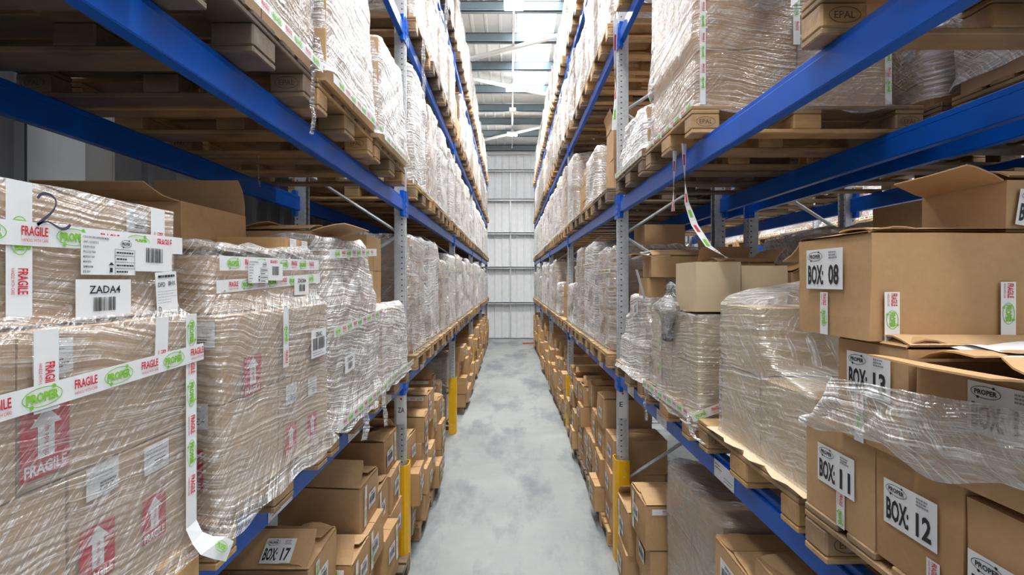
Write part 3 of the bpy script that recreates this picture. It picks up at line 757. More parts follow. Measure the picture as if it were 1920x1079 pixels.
# handwritten 2 in marker
mb = MB(); P2 = [(-.028, .018), (-.022, .028), (-.008, .031), (.006, .024), (.008, .012), (0, -.004), (-.014, -.018), (-.030, -.034), (-.026, -.030), (-.010, -.022), (.002, -.028), (.018, -.036), (.030, -.032), (.036, -.024)]
Q2 = [Vector((x, y, 0)) for x, y in P2]; Q2 = [a.lerp(b, t/3) for a, b in zip(Q2, Q2[1:]) for t in range(3)]+[Q2[-1]]
for k in range(2): Q2 = [Q2[0]]+[(a+b*2+c)/4 for a, b, c in zip(Q2, Q2[1:], Q2[2:])]+[Q2[-1]]
S2 = [Vector((-(b-a).y, (b-a).x, 0)).normalized() for a, b in zip([Q2[0]]+Q2[:-1], Q2[1:]+[Q2[-1]])]
mb.ribbon(Q2, [.0045+.0015*math.sin(k*.4) for k in range(len(Q2))], S2, MARK); put(mb.mesh('marker_digit'), A, AF(-1, -.893, .884, 2.757) @ Matrix.Scale(1.0, 4), 'handwritten_digit')

# --- B
C = []
for a, b in ((-.848, -1.40), (-1.41, -1.95)):
    for y0, y1 in ((1.335, 1.665), (1.665, 2.09)): C += [(b, a, y0, y1, 1.914, 2.25), (b, a, y0, y1, 2.252, 2.515)]
for y0, y1 in ((1.38, 1.72), (1.72, 2.07)): C.append((-1.42, -.92, y0, y1, 2.517, 2.70))
B = cload('left load with crumpled film top and white label reading ZADB4', (-1.4, 1.71, 1.914), C,
      [(1.885, -1.98, -.80, 1.30, 2.13), (1.925, -1.97, -.825, 1.32, 2.12), (1.99, -1.96, -.842, 1.326, 2.10), (2.24, -1.96, -.843, 1.328, 2.098), (2.515, -1.96, -.843, 1.328, 2.098), (2.56, -1.90, -.885, 1.36, 2.09), (2.66, -1.80, -.90, 1.36, 2.09), (2.735, -1.55, -.90, 1.36, 2.09)],
      .005, FC, n=200, dz=.02, tent=.0, crumple=1.4, group=LG)
for (y, z, s) in ((1.484, 2.311, .85), (1.743, 2.007, .75), (1.93, 2.0, .7)): put(UPS, B, AF(-1, -.8435, y, z) @ Matrix.Scale(s, 4), 'fragile_sticker')
put(UPS, B, NF(-.95, 1.3305, 2.06) @ Matrix.Scale(.8, 4), 'fragile_sticker')
for (y, z, k) in ((1.743, 2.185, 0), (1.93, 2.17, 2)): put(SM[k], B, AF(-1, -.842, y, z), 'paper_label')
put(SM[1], B, NF(-.91, 1.3300, 2.46), 'paper_label'); put(SM[2], B, NF(-.93, 1.3300, 2.22), 'paper_label')
tape3(B, [(-.829, 1.675, 2.52), (-.829, 1.675, 2.30)], NX, .04); tape3(B, [(-.879, 1.37, 2.672), (-.879, 2.08, 2.690)], NX, .045, phase=.03); tape3(B, [(-.882, 1.36, 2.60), (-.882, 2.1, 2.63)], NX, .04, phase=.1)
put(ADR, B, AF(-1, -.872, 1.57, 2.652) @ Matrix.Scale(.9, 4), 'address_label'); put(SL[1], B, AF(-1, -.872, 1.895, 2.60) @ Matrix.Scale(.95, 4), 'paper_label'); put(ST[3], B, AF(-1, -.830, 1.965, 2.35), 'strip_label')

# --- C
C = []
for a, b in ((-.875, -1.4), (-1.41, -1.95)):
    for y0, y1 in ((2.20, 2.56), (2.56, 2.92)):
        for z0, z1 in ((1.914, 2.2), (2.202, 2.49)): C.append((b, a, y0, y1, z0, z1))
    for y0, y1 in ((2.24, 2.56), (2.56, 2.86)): C.append((b, a-.02, y0, y1, 2.492, 2.77))
Cc = cload('tall left load in very crumpled film with white label reading ZADC4', (-1.4, 2.55, 1.914), C,
      [(1.87, -1.98, -.82, 2.165, 2.97), (1.93, -1.97, -.84, 2.165, 2.965), (2.0, -1.96, -.862, 2.18, 2.94), (2.3, -1.96, -.86, 2.18, 2.94), (2.5, -1.96, -.868, 2.19, 2.93), (2.62, -1.96, -.885, 2.22, 2.88), (2.83, -1.8, -.90, 2.24, 2.84)],
      .012, FM, n=200, dz=.02, tent=.01, crumple=1.6, group=LG)
put(SL[2], Cc, AF(-1, -.838, 2.37, 2.19, R(3)) @ Matrix.Scale(1.05, 4), 'paper_label')
tape3(Cc, [(-.862, 2.16, 2.745), (-.862, 2.92, 2.80)], NX, .045); tape3(Cc, [(-.836, 2.15, 2.37), (-.836, 2.95, 2.41)], NX, .045, phase=.05); tape3(Cc, [(-.81, 2.13, 1.925), (-.81, 3.0, 1.93)], NX, .045, phase=.09)
# --- D, low
C = []
for a, b in ((-.89, -1.4), (-1.41, -1.95)):
    for y0, y1 in ((3.05, 3.42), (3.42, 3.78)): C += [(b, a, y0, y1, 1.914, 2.17), (b, a-.02, y0, y1, 2.172, 2.41)]
Dd = cload('low left load of cartons under milky film beside the first upright', (-1.4, 3.42, 1.914), C,
      [(1.88, -1.98, -.84, 3.02, 3.85), (1.94, -1.97, -.87, 3.02, 3.82), (2.1, -1.96, -.875, 3.03, 3.80), (2.3, -1.96, -.88, 3.03, 3.80), (2.42, -1.95, -.90, 3.05, 3.79)], .012, FM, n=160, dz=.02, tent=.02, crumple=1.4, group=LG)
tape3(Dd, [(-.825, 3.0, 1.93), (-.825, 3.87, 1.93)], NX, .045); put(SM[1], Dd, AF(-1, -.86, 3.5, 2.2), 'paper_label')
for k, (y, kd) in enumerate(((.85, 0), (1.72, 0), (2.57, 0), (3.43, 0))):
    pallet(-1.455, y, 1.77, kd, True, 'pale wooden pallet under the %s wrapped load of the left rack, first shelf' % ('nearest', 'ZADB4 labelled', 'ZADC4 labelled', 'low fourth')[k], 'pallets of the left rack')
# loose boxes behind and on top of them
def box_at(x0, x1, y0, y1, z0, z1, m, label, flaps=None, rz=0, group='loose cardboard boxes on the shelves', fill=None, fl=None, amp=.004):
    w_, d, h = x1-x0, y1-y0, z1-z0; c = ((x0+x1)/2, (y0+y1)/2, z0+.002); s = ns()
    if flaps: o = open_carton(w_, d, h, m, s, flaps, label, 'box', group, amp, fl, fill)
    else: o = sealed(w_, d, h, m, s, label, group, 5, amp)
    o.location = c; o.rotation_euler.z = R(rz); return o
box_at(-1.67, -1.25, 1.72, 2.14, 2.74, 2.92, KR, 'open brown box with raised flaps behind the ZADB4 load', (6, None, 166, 76), fl=.165)
b = box_at(-1.23, -.95, 1.90, 2.13, 2.742, 2.80, KR, 'flat brown box lying on the ZADB4 load', rz=1.5)
for y in (-.05, .065): put2 = inst('paper_label', SM[0], b, front(-1, .28, y, .03, .005) @ Matrix.Scale(.7, 4))
b = box_at(-1.40, -1.0, 2.30, 2.66, 2.80, 2.87, KR, 'shallow box with green tape across its lid on the ZADC4 load', (14, 168, 8, 4), rz=-3)
T_ = MB(); tape_tile(T_, .36, .045, frame((-.18, 0, .075), (1, 0, 0), (0, 1, 0)), 0, False); T_.build('tape', b)
for k, (z0, z1) in enumerate(((2.44, 2.685), (2.688, 2.93))):
    for j, (y0, y1) in enumerate(((3.09, 3.245), (3.25, 3.43))):
        box_at(-1.42, -.98, y0, y1, z0, z1, KR, 'plain brown box on the low left load, %s, %s' % (('lower row', 'upper row')[k], ('nearer the camera', 'further back')[j]))
# --- second shelf, left, first bay
LG2 = 'wrapped loads on the second shelf of the left rack'
def simple_load(side, xf, yc, z, w_, d, h, lay, ny, label, fm, amp, group, taper=0, cut=0, lm=KW, tp=True, nearx=0, n=120, tent=.03):
    """wrapped block of cartons; xf = |x| of its aisle face"""
    s = side; C = []; xi, xo = xf, xf+d; lh = h/lay
    for k in range(lay):
        y0, y1 = yc-w_/2+taper*k*.5/lay, yc+w_/2-taper*k/lay; x0 = xi+.04*taper*k
        for (a, b_) in two(x0, xo, 2):
            for (ya, yb) in two(y0, y1, ny):
                C.append((min(s*a, s*b_), max(s*a, s*b_), ya, yb, z+k*lh, z+(k+1)*lh-.002))
    loops = []
    for (tz, ex) in ((.034, .015), (.06, .008), (.1, .003), (h*.5, .003), (h*.8, .003), (h+.012, .001)):
        f = max(0, tz/h); e = ex; y0, y1 = yc-w_/2+taper*f*.5-e, yc+w_/2-taper*f+e; a = xi+.04*taper*f*lay*.8-e; b_ = xo+e
        loops.append((z+tz, min(s*a, s*b_), max(s*a, s*b_), y0, y1))
    t = cload(label, (s*(xi+xo)/2, yc, z), C, loops, amp, fm, lm, group, n=n, dz=.03, tent=tent, crumple=1.2)
    if tp:
        xx = s*(xi-.03-amp); tape3(t, [(xx, yc-w_/2-.02, z-.0), (xx, yc+w_/2+.02, z+.02)], NX if s < 0 else MX, .04)
    return t
simple_load(-1, .86, .72, 3.524, .77, 1.1, 1.2, 4, 2, 'nearest load on the second shelf of the left rack, mostly above the picture', FM, .012, LG2)
simple_load(-1, .86, 1.57, 3.524, .77, 1.1, 1.25, 5, 2, 'silvery film load, second from the camera on the left second shelf', FW, .014, LG2)
simple_load(-1, .83, 2.41, 3.524, .74, 1.1, 1.2, 5, 2, 'leaning load with bare brown near side, third on the left second shelf', FM, .012, LG2, taper=.16, lm=KR)
simple_load(-1, .83, 3.24, 3.524, .77, 1.1, .66, 4, 2, 'short tapering film load, fourth on the left second shelf', FM, .014, LG2, taper=.12)
for k, y in enumerate((.72, 1.58, 2.42, 3.28)): pallet(-1.455, y, 3.38, (1, 1, 0, 0)[k], True, 'worn wooden pallet on the left second shelf, first bay, %s from the camera' % ORD[k], 'pallets of the left rack')
# ---------------------------------------------------------------- right rack, first shelf
RG = 'wrapped loads on the first shelf of the right rack'
pallet(1.54, 1.05, 1.77, 0, True, 'wooden pallet under the numbered boxes on the right rack', 'pallets of the right rack')
pallet(1.56, 1.915, 1.77, 0, True, 'stamped wooden pallet with torn slip sheet, right rack beside the numbered boxes', 'pallets of the right rack')
pallet(1.54, 2.79, 1.77, 0, True, 'wooden pallet under the beige boxes load on the right rack', 'pallets of the right rack')
pallet(1.54, 3.66, 1.77, 0, True, 'wooden pallet under the stepped load beside the first right upright', 'pallets of the right rack')
def numbered(x0, x1, y0, y1, z0, z1, num, label, flaps=None, ly=0, lz=0, tp=None, fl=None, ls=1.0, rz=0):
    o = box_at(x0, x1, y0, y1, z0, z1, KR, label, flaps, rz, 'numbered cardboard boxes', fl=fl); w_ = x1-x0; h = z1-z0
    if num: inst('number_label', box_label(num), o, front(1, w_, ly, h/2+lz, .007) @ Matrix.Scale(ls, 4))
    for (yy, za, zb) in (tp or []):
        m_ = MB(); tape_tile(m_, za-zb, .032, frame((-w_/2-.006, yy, za), (0, 0, -1), Vector((-1, 0, 0)).cross(Vector((0, 0, -1)))), -.004, False, .11); m_.build('printed_tape', o)
    return o
numbered(.945, 1.5, 1.175, 1.445, 1.914, 2.185, '11', 'brown box labelled BOX 11 on the bottom row, right rack', None, .0, .02, [(-.02, .1, .0)], ls=.98)
numbered(.945, 1.5, .945, 1.17, 1.914, 2.185, '12', 'brown box labelled BOX 12 on the bottom row, right rack', None, .01, .02, [(-.05, .08, .0)], ls=.95)
numbered(.945, 1.5, .66, .94, 1.914, 2.17, '14', 'brown box cut by the right edge, bottom row beside BOX 12', None, .055, -.03, None)
numbered(.93, 1.48, 1.06, 1.285, 2.19, 2.455, '13', 'open brown box labelled BOX 13 under the BOX 08 box', (8, 10, 5, 9), .0, .05, [(.03, .13, .0)], ls=.95, fl=.1)
b = numbered(.935, 1.5, .76, 1.045, 2.19, 2.43, '15', 'open brown box with a wide flap hanging out, right edge, middle row', (172, 8, 14, 10), -.05, .055, None, fl=.12, ls=.9)
b = numbered(.905, 1.52, 1.14, 1.42, 2.464, 2.737, '08', 'large brown box labelled BOX 08 on top of the numbered boxes', (4, 5, 3, 208), .02, .05, [(.02, .12, .0)], fl=.13)
m_ = MB(); tape_tile(m_, .125, .038, frame((-.26, -.149, .125), (0, 0, -1), (1, 0, 0)), -.004, False, .105); o_ = m_.build('printed_tape', b); o_.matrix_local = Matrix.Identity(4)
m_.v = []; m_.f = []; m_.m = []; tape_tile(m_, .15, .038, frame((.03, -.149, .15), (0, 0, -1), (1, 0, 0)), -.004, False, .12); m_.build('printed_tape', b)
b = box_at(1.27, 1.72, 1.16, 1.40, 2.742, 2.875, KR, 'open brown box with label, standing on the BOX 08 box at right edge', (158, 60, 12, 20), fl=.1)
inst('number_label', box_label('09'), b, NF(-.145, -.127, .055, R(-9)) @ Matrix.Scale(.8, 4))
# loose film over the middle row of boxes
o = film('loose_film', [(2.175, .925, 1.51, .69, 1.455), (2.19, .915, 1.51, .69, 1.44), (2.21, .905, 1.5, .70, 1.37), (2.27, .905, 1.5, .72, 1.31), (2.31, .912, 1.5, .74, 1.31), (2.33, .918, 1.5, .75, 1.30)], 5, .012, FM, n=200, dz=.012, cap=False, crumple=1.5)

for v in o.data.vertices: v.co.z += (1.45-v.co.y)*.09
tag(o, 'loose clear film stretched around the middle row of numbered boxes', 'stretch film', kind='thing')
mb = MB()
for k in range(3):
    vs = []; fs = []; nx, ny = 10, 6
    for j in range(ny+1):
        for i in range(nx+1):
            x = .97+.34*i/nx+.02*k; y = .86+.19*j/ny+.01*k
            vs.append((x, y, 2.468+.005*k+.006*math.sin(i*.9+k*2)+.004*math.sin(j*1.3+k)))
    for j in range(ny):
        for i in range(nx): a = j*(nx+1)+i; fs.append((a, a+1, a+nx+2, a+nx+1))
    mb.add(vs, fs, WHT)
mb.M = None
o = mb.build('paper_sheets', smooth=True); o.location = (0.03, -.02, -.004); tag(o, 'loose white paper sheets lying under the BOX 08 box', 'paper')
# load 2
C = [(.99, 1.5, 1.475, 1.80, 1.914, 2.235), (.99, 1.5, 1.80, 2.13, 1.914, 2.235), (1.5, 2.05, 1.475, 2.13, 1.914, 2.235), (.99, 1.5, 1.81, 2.13, 2.237, 2.51), (1.5, 2.0, 1.8, 2.13, 2.237, 2.51)]
L2 = cload('film wrapped load of two cartons tiers with tented film beside BOX 11', (1.5, 1.8, 1.914), C,
      [(1.89, .975, 2.08, 1.462, 2.16), (1.93, .983, 2.06, 1.466, 2.145), (2.22, .984, 2.06, 1.468, 2.142), (2.245, .984, 2.06, 1.47, 2.14), (2.30, .984, 2.05, 1.70, 2.14), (2.40, .984, 2.04, 1.78, 2.14), (2.515, .985, 2.0, 1.80, 2.135)], .005, FC, KB, n=200, dz=.015, tent=.14, crumple=.9, group=RG)
mb = MB(); nx = 14; vs = []; fs = []
for j in range(nx+1):
    y = 1.46+.72*j/nx; vs += [(.945+.012*math.sin(j*1.7)+.01*math.sin(j*4.1), y, 1.9165), (1.2, y, 1.9185), (.945+.012*math.sin(j*1.7)+.01*math.sin(j*4.1), y, 1.9145), (1.2, y, 1.9145)]
    if j: a = 4*j; fs += [(a-4, a, a+1, a-3), (a-4, a-2, a+2, a)]
mb.add(vs, fs, KB); o = mb.build('slip_sheet'); o.location.z = .0; att(o, L2)
# load 3
C = []
for (a, b_) in ((.98, 1.45), (1.46, 1.95)):
    for y0, y1 in ((2.38, 2.75), (2.75, 3.12)): C += [(a, b_, y0, y1, 1.914, 2.17), (a, b_, y0, y1, 2.172, 2.44)]
L3 = cload('film wrapped load with knotted film bunch carrying the beige boxes', (1.46, 2.75, 1.914), C,
      [(1.86, .93, 2.0, 2.33, 3.17), (1.92, .955, 1.98, 2.35, 3.15), (2.0, .972, 1.97, 2.365, 3.135), (2.2, .972, 1.97, 2.368, 3.13), (2.441, .974, 1.96, 2.37, 3.13)], .007, FC, KB, n=180, dz=.02, tent=.0, crumple=1.1, group=RG, capn=.003)
tape3(L3, [(.958, 2.9, 2.46), (.958, 2.9, 1.93)], MX, .035, phase=.03); tape3(L3, [(.925, 3.17, 1.90), (.925, 2.34, 1.925)], MX, .045, phase=.05); tape3(L3, [(.935, 2.335, 1.91), (1.18, 2.335, 2.0)], MY, .045, phase=.05)
put(SM[0], L3, NF(1.2, 2.355, 2.08), 'paper_label'); put(SM[1], L3, AF(1, .962, 2.78, 2.35), 'paper_label')
mb = MB(); film_geo(mb, [(2.24, .945, .96, 2.72, 2.745), (2.34, .935, .965, 2.70, 2.77), (2.42, .915, .98, 2.64, 2.80), (2.47, .90, .99, 2.60, 2.83), (2.52, .93, .98, 2.66, 2.76), (2.55, .945, .965, 2.68, 2.72)], 9, .012, FW, n=40, dz=.012, crumple=2.2); att(mb.build('film_bunch', smooth=True), L3)
box_at(.97, 1.205, 2.37, 2.66, 2.452, 2.715, KB, 'beige box standing on the knotted film load, left of two')
box_at(1.215, 1.46, 2.39, 2.68, 2.452, 2.695, KB, 'beige box standing on the knotted film load, right of two')
box_at(1.25, 1.6, 2.74, 3.04, 2.452, 2.72, KR, 'brown box behind the two beige boxes on the right rack', (10, 130, 15, 70), fl=.12)
box_at(1.50, 1.93, 2.42, 2.9, 2.452, 2.66, KR, 'brown box with slanting lid right of the beige boxes', (18, 12, 150, 20), fl=.16)
# load 4, stepped
C = [(.98, 1.5, 3.26, 3.95, 1.914, 2.14), (1.0, 1.5, 3.28, 3.88, 2.142, 2.33), (1.0, 1.5, 3.32, 3.74, 2.332, 2.49), (1.5, 2.0, 3.28, 3.9, 1.914, 2.49)]
L4 = cload('stepped film wrapped load beside the first right upright', (1.48, 3.6, 1.914), C,
      [(1.88, .93, 2.02, 3.23, 4.05), (1.94, .965, 2.01, 3.25, 4.0), (2.14, .97, 2.01, 3.25, 3.96), (2.17, .988, 2.01, 3.27, 3.90), (2.32, .99, 2.0, 3.27, 3.88), (2.36, .99, 2.0, 3.31, 3.76), (2.495, .99, 2.0, 3.31, 3.74)], .007, FM, n=150, dz=.02, tent=.0, crumple=1.2, group=RG)
put(SL[3], L4, AF(1, .965, 3.5, 2.40, R(20)), 'paper_label')
mb = MB(); tape_tile(mb, .22, .04, frame((.99, 3.35, 2.49), (-.25, -.1, .8), (.2, -1, 0)), .0, False); att(mb.build('printed_tape'), L4)
box_at(1.0, 1.14, 3.31, 3.52, 2.497, 2.635, KR, 'small brown box on the stepped load, below the open one')
b = box_at(1.02, 1.4, 3.24, 3.50, 2.64, 2.79, KR, 'open brown box with green packs inside on the stepped load', (172, 100, 20, 165), fl=.13, fill=1)
b.rotation_euler.z = R(-4)
mb = MB(); mb.box(1.16, 1.24, 3.27, 3.45, 2.72, 2.80, GRNI, ch=.004); mb.box(1.165, 1.235, 3.268, 3.27, 2.735, 2.785, BLK); tag(mb.build('green_pack'), 'green pack lying inside the open box on the right rack, left one', 'pack', 'green packs in the open box')
mb = MB(); mb.box(1.25, 1.345, 3.28, 3.45, 2.72, 2.80, DGRN, ch=.004); mb.box(1.26, 1.33, 3.278, 3.28, 2.735, 2.785, WHT); tag(mb.build('green_pack'), 'dark green pack lying inside the open box on the right rack, right one', 'pack', 'green packs in the open box')
mb = MB(); r = random.Random(3)
for k in range(4):
    T = Matrix.Translation((.96+.03*k, 3.38+.01*k, 2.795+.012*k)) @ Matrix.Rotation(R(20*k), 4, 'Z') @ Matrix.Rotation(R(r.uniform(-18, 10)), 4, 'Y'); vs = []; fs = []
    for j in range(5):
        for i in range(5): vs.append((-.07+.035*i, -.06+.03*j, .012*math.sin(i*1.1+k)*math.cos(j+k)))
    for j in range(4):
        for i in range(4): a = j*5+i; fs.append((a, a+1, a+6, a+5))
    mb.add(vs, fs, WHT, T)
tag(mb.build('crumpled_papers', smooth=True), 'crumpled white papers on the flap of the open box on the right rack', 'paper')
# --- second shelf, right, first bay
RG2 = 'wrapped loads on the second shelf of the right rack'
simple_load(1, .97, 1.08, 3.524, .80, 1.08, .9, 3, 2, 'nearest load on the right second shelf, film and tape hanging over its pallet', FM, .012, RG2)
pallet(1.56, 1.10, 3.38, 0, True, 'worn wooden pallet crossing the top right corner of the picture', 'pallets of the right rack')
C = []
for k in range(4):
    z = 3.524+.3*k
    for (a, b_) in ((.985, 1.49), (1.495, 1.97)):
        for y0, y1 in ((2.36, 2.75), (2.75, 3.12)): C.append((a, b_, y0, y1, z, z+.298))
EL = cload('large film wrapped load of brown cartons above the stamped pallet, right second shelf', (1.48, 2.74, 3.524), C,
      [(3.50, .955, 2.0, 2.345, 3.17), (3.56, .972, 1.985, 2.352, 3.15), (3.82, .975, 1.98, 2.353, 3.14), (3.9, .955, 1.98, 2.353, 3.16), (4.15, .975, 1.98, 2.353, 3.14), (4.74, .975, 1.98, 2.353, 3.14)], .006, FC, KR, n=220, dz=.02, tent=.02, crumple=1.2, group=RG2)
tape3(EL, [(.995, 2.344, 4.7), (.995, 2.344, 3.53)], MY, .03); tape3(EL, [(.945, 3.15, 3.53), (.945, 2.35, 3.54)], MX, .04); tape3(EL, [(1.48, 2.344, 4.7), (1.48, 2.344, 3.84)], MY, .035, phase=.06); tape3(EL, [(1.955, 2.344, 3.82), (1.955, 2.344, 3.53)], MY, .035, phase=.06)
pallet(1.536, 2.74, 3.38, 2, True, 'clean stamped wooden pallet overhanging the right second shelf beam', 'pallets of the right rack')
simple_load(1, .98, 3.62, 3.524, .78, 1.0, .36, 2, 2, 'low heap of film wrapped cartons behind the first right upright, second shelf', FM, .02, RG2, taper=.2)
pallet(1.54, 3.64, 3.38, 1, True, 'dark wooden pallet next to the first right upright, second shelf', 'pallets of the right rack')

# ------------------------------------------------------------ repeated loads
VAR = []
def variant(seed, h, w_, d, lay, ny, fm, km, taper=0, amp=.017, tent=.05, tape=True):
    r = random.Random(seed); cart = []; lh = h/lay
    for k in range(lay):
        sh = r.uniform(0, .015); y0, y1 = -w_/2+sh*2+taper*k/lay*.5, w_/2-sh-taper*k/lay*.5; nyy = ny if r.random() < .7 else max(1, ny-1)
        for (a, b) in two(-d/2, d/2, 2):
            for (ya, yb) in two(y0, y1, nyy):
                mb = MB(); mb.wbox(a+.004, b-.004, ya+.004, yb-.004, k*lh, (k+1)*lh-.004, km if r.random() < .8 else KR, r.random()*90, .004, 3); cart.append(mb.mesh('carton'))
    loops = []
    for (tz, ex) in ((0.036, .012), (.055, .010), (.1, .003), (h*.5, .003), (h*.85, .003), (h+.012, .0)):
        f = max(0, tz/h); loops.append((tz, -d/2-ex, d/2+ex, -w_/2-ex+taper*f*.5, w_/2+ex-taper*f*.5))
    mb = MB(); film_geo(mb, loops, seed, amp, fm, n=84, dz=.05, tent=tent, crumple=1.3); fme = mb.mesh('stretch_film', True)
    pl = {-1: [], 1: []}; lm = MB()
    for s in (-1, 1):
        for k in range(lay):
            for j in range(ny):
                if r.random() < .75:
                    yy = -w_/2+w_*(j+.5)/ny+r.uniform(-.04, .04); x = -s*(d/2+.004)
                    T = AF(s, x, yy, (k+.5)*lh+r.uniform(-.03, .03)); pl[s].append(T); lm.rect(-.05, .05, -.035, .035, WHT, 0, T); lm.rect(-.03, .035, -.022, .0, GREY, .001, T)
    core = join([('c', m_) for m_ in cart]+[('l', lm.mesh('l'))], 'cartons')
    labs = []
    for s in (-1, 1):
        L_ = []; x = -s*(d/2+.05); u = (0, 1 if s < 0 else -1, 0); e = (-1 if s < 0 else 1)
        mb = MB(); tape_tile(mb, w_+.04, .04, frame((x, e*(w_/2+.02), .03), u, (0, 0, 1)), r.uniform(0, .1), True); L_.append(mb.mesh('printed_tape'))
        if r.random() < .6: mb = MB(); tape_tile(mb, w_, .04, frame((-s*(d/2+.035), e*w_/2, h*.8), u, (0, 0, 1)), r.uniform(0, .1), True); L_.append(mb.mesh('printed_tape'))
        labs.append(L_)
    f2 = fme
    if fm is FW: f2 = fme.copy(); f2.materials[0] = FN  # lower shelves take the brightened copy of the same film
    VAR.append(dict(h=h, core=core, cart=cart, film=fme, film2=f2, tape=labs, pl=pl, w=w_, taper=taper, name=r.choice(['silvery', 'shiny', 'pale'])))
specs0 = [(1.13, .80, 4, 2, FW, KW, .06), (1.05, .80, 5, 2, FM, KR, .1), (.95, .78, 4, 2, FT, KR, .08), (1.14, .76, 5, 2, FW, KW, .14), (.80, .80, 3, 2, FT, KR, 0), (1.12, .80, 5, 2, FW, KW, .05), (.62, .78, 3, 2, FM, KW, .05), (1.0, .70, 5, 2, FT, KR, .03), (1.12, .78, 5, 2, FT, KR, .16), (1.08, .80, 4, 3, FW, KW, .02)]
specs = [(a, b-.045, *c) for a, b, *c in specs0]
for i, (h, w_, lay, ny, fm, km, tp) in enumerate(specs): variant(i*7+3, h, w_, 1.1, lay, ny, fm, km, tp)
POSW = ['first', 'second', 'third', 'fourth']
RK = {'left': 'left rack', 'right': 'right rack', 'back': 'middle rack', 'far': 'far right rack'}
rr = random.Random(11)
def adj(h): return 'very tall' if h > 1.15 else 'tall' if h > 1.0 else 'medium' if h > .78 else 'low'
def slot(key, bay, lv, pos, v=None, full=False, kraft=False):
    xf, xr, side, ys = RACKS[key]; y = ys[bay]+.09+.41+pos*.872+rr.uniform(-.02, .02); z = LV[lv]
    if bay == 0 and key == 'right': y -= .03
    xc = xf+side*(.43 if key == 'back' else .52); lab = '%s, %s, %s bay, %s from camera' % (RK[key], SHN[lv], ORD[bay], POSW[pos])
    pallet(xc+rr.uniform(-.015, .015), y, z, rr.choice((0, 0, 1, 2)), full, 'wooden pallet on the %s' % lab, 'pallets of the %s' % RK[key], R(rr.uniform(-.8, .8)))
    if v is None or v < 0: return
    V = VAR[v]; zz = z+.1445
    if kraft: return
    fl = rr.choice((0, 180)) if key in ('left', 'right') else 0
    t = (empty('wrapped_load', (xc+side*.03, y, zz), R(rr.uniform(-1, 1))) if full else inst('wrapped_load', V['core'], None, loc=(xc+side*.03, y, zz), rz=R(rr.uniform(-1, 1))))
    tag(t, '%s %s film-wrapped load, %s' % (adj(V['h']), V['name'], lab), 'wrapped load', 'wrapped loads on the %s' % RK[key])
    if full:
        for m_ in V['cart']: inst('carton', m_, t)
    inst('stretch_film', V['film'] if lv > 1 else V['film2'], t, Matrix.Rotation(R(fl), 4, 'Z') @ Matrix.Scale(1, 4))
    if full:
        for T in V['pl'][side]: inst('paper_label', SM[0], t, T @ Matrix.Scale(1.1, 4))
    for tm in V['tape'][0 if side < 0 else 1]: inst('printed_tape', tm, t)
LEFT = {1: {1: [8, 0, 2, 9], 2: [5, 1, 3, 9], 3: [8, 3, 5, 1], 4: [1, 5, 2, 4]},
        2: {1: [0, 8, 5, 9], 2: [3, 1, 5, 6], 3: [0, 9, 3, 5], 4: [5, 3, 1, 9]},
        3: {0: [None, None, None, 5], 1: [0, 3, 9, 5], 2: [-1, 5, 7, 0], 3: [7, 9, 4, 3], 4: [0, 5, 3, 9]},
        4: {1: [None, None, 0, 3], 2: [5, 3, 8, 0], 3: [3, 5, 4, 7], 4: [2, 1, 4, 7]}}
RIGHT = {1: {1: [7, 5, 8, 6], 2: [-1, 6, 8, 9], 3: [5, 0, 3, 4], 4: [1, 5, 2, 7]},
         2: {1: [-1, 6, -1, 1], 2: [8, 3, 9, 5], 3: [3, 5, 9, 0], 4: [5, 1, 3, 0]},
         3: {0: [None, None, None, 3], 1: [5, 9, 2, 3], 2: [8, 5, 3, 0], 3: [3, 7, 5, 9], 4: [5, 3, 1, 0]},
         4: {1: [None, None, 3, 5], 2: [0, 5, 3, 9], 3: [5, 3, 8, 0], 4: [5, 9, 3, 1]}}
for key, T in (('left', LEFT), ('right', RIGHT)):
    for L, bays in T.items():
        for b, vs in bays.items():
            for p, v in enumerate(vs):
                if L in (3, 4) and v is None:
                    if L == 3: slot(key, b, L-1, p, None, False)
                    continue
                slot(key, b, L-1, p, v, full=(b <= 1 and L <= 2))
for b, vs in {0: [None, None, None, 1], 1: [4, 6, 2, 4]}.items():
    for p, v in enumerate(vs):
        if v is not None: slot('back', b, 0, p, v)
for b, vs in {0: [1, 5, 2, 4], 1: [None, None, None, None]}.items():
    for p, v in enumerate(vs): slot('back', b, 1, p, v)
for b in (0, 1, 2):
    for p in range(4):
        for L in (0, 1, 2): slot('far', b, L, p, (1, 8, 2, 5, 7, 9)[(b*3+p+L*2) % 6])

# big brown boxes on the middle rack, top right, and tall kraft boxes in the next bays
pallet(2.78, 2.62, 1.77, 1, False, 'wooden pallet under the tall dark boxes of the middle rack', 'pallets of the middle rack')
b = box_at(2.2, 2.58, 2.36, 2.75, 1.914, 3.05, KR, 'tall dark brown box behind the numbered boxes, left one')
m_ = MB(); tape_tile(m_, .6, .05, frame((-.08, -.2, .95), (0, 0, -1), (1, 0, 0)), 0, False); m_.build('printed_tape', b)
b = box_at(2.6, 3.18, 2.34, 2.75, 1.914, 3.20, KR, 'tall dark brown box behind the numbered boxes, right one')
m_ = MB(); tape_tile(m_, .5, .05, frame((-.05, -.21, 1.2), (0, 0, -1), (1, 0, 0)), 0, False); m_.build('printed_tape', b)
def kraft_stack(x0, x1, y0, y1, z, hs, lab, opn=False):
    for k, h in enumerate(hs):
        top = k == len(hs)-1
        box_at(x0+rr.uniform(-.01, .01), x1, y0, y1, z, z+h, KR, '%s, %s' % (lab, 'topmost' if top else '%s from the bottom' % ORD[k]), (100, 95, 110, 80) if top and opn else None, rr.uniform(-1.5, 1.5)); z += h+.004
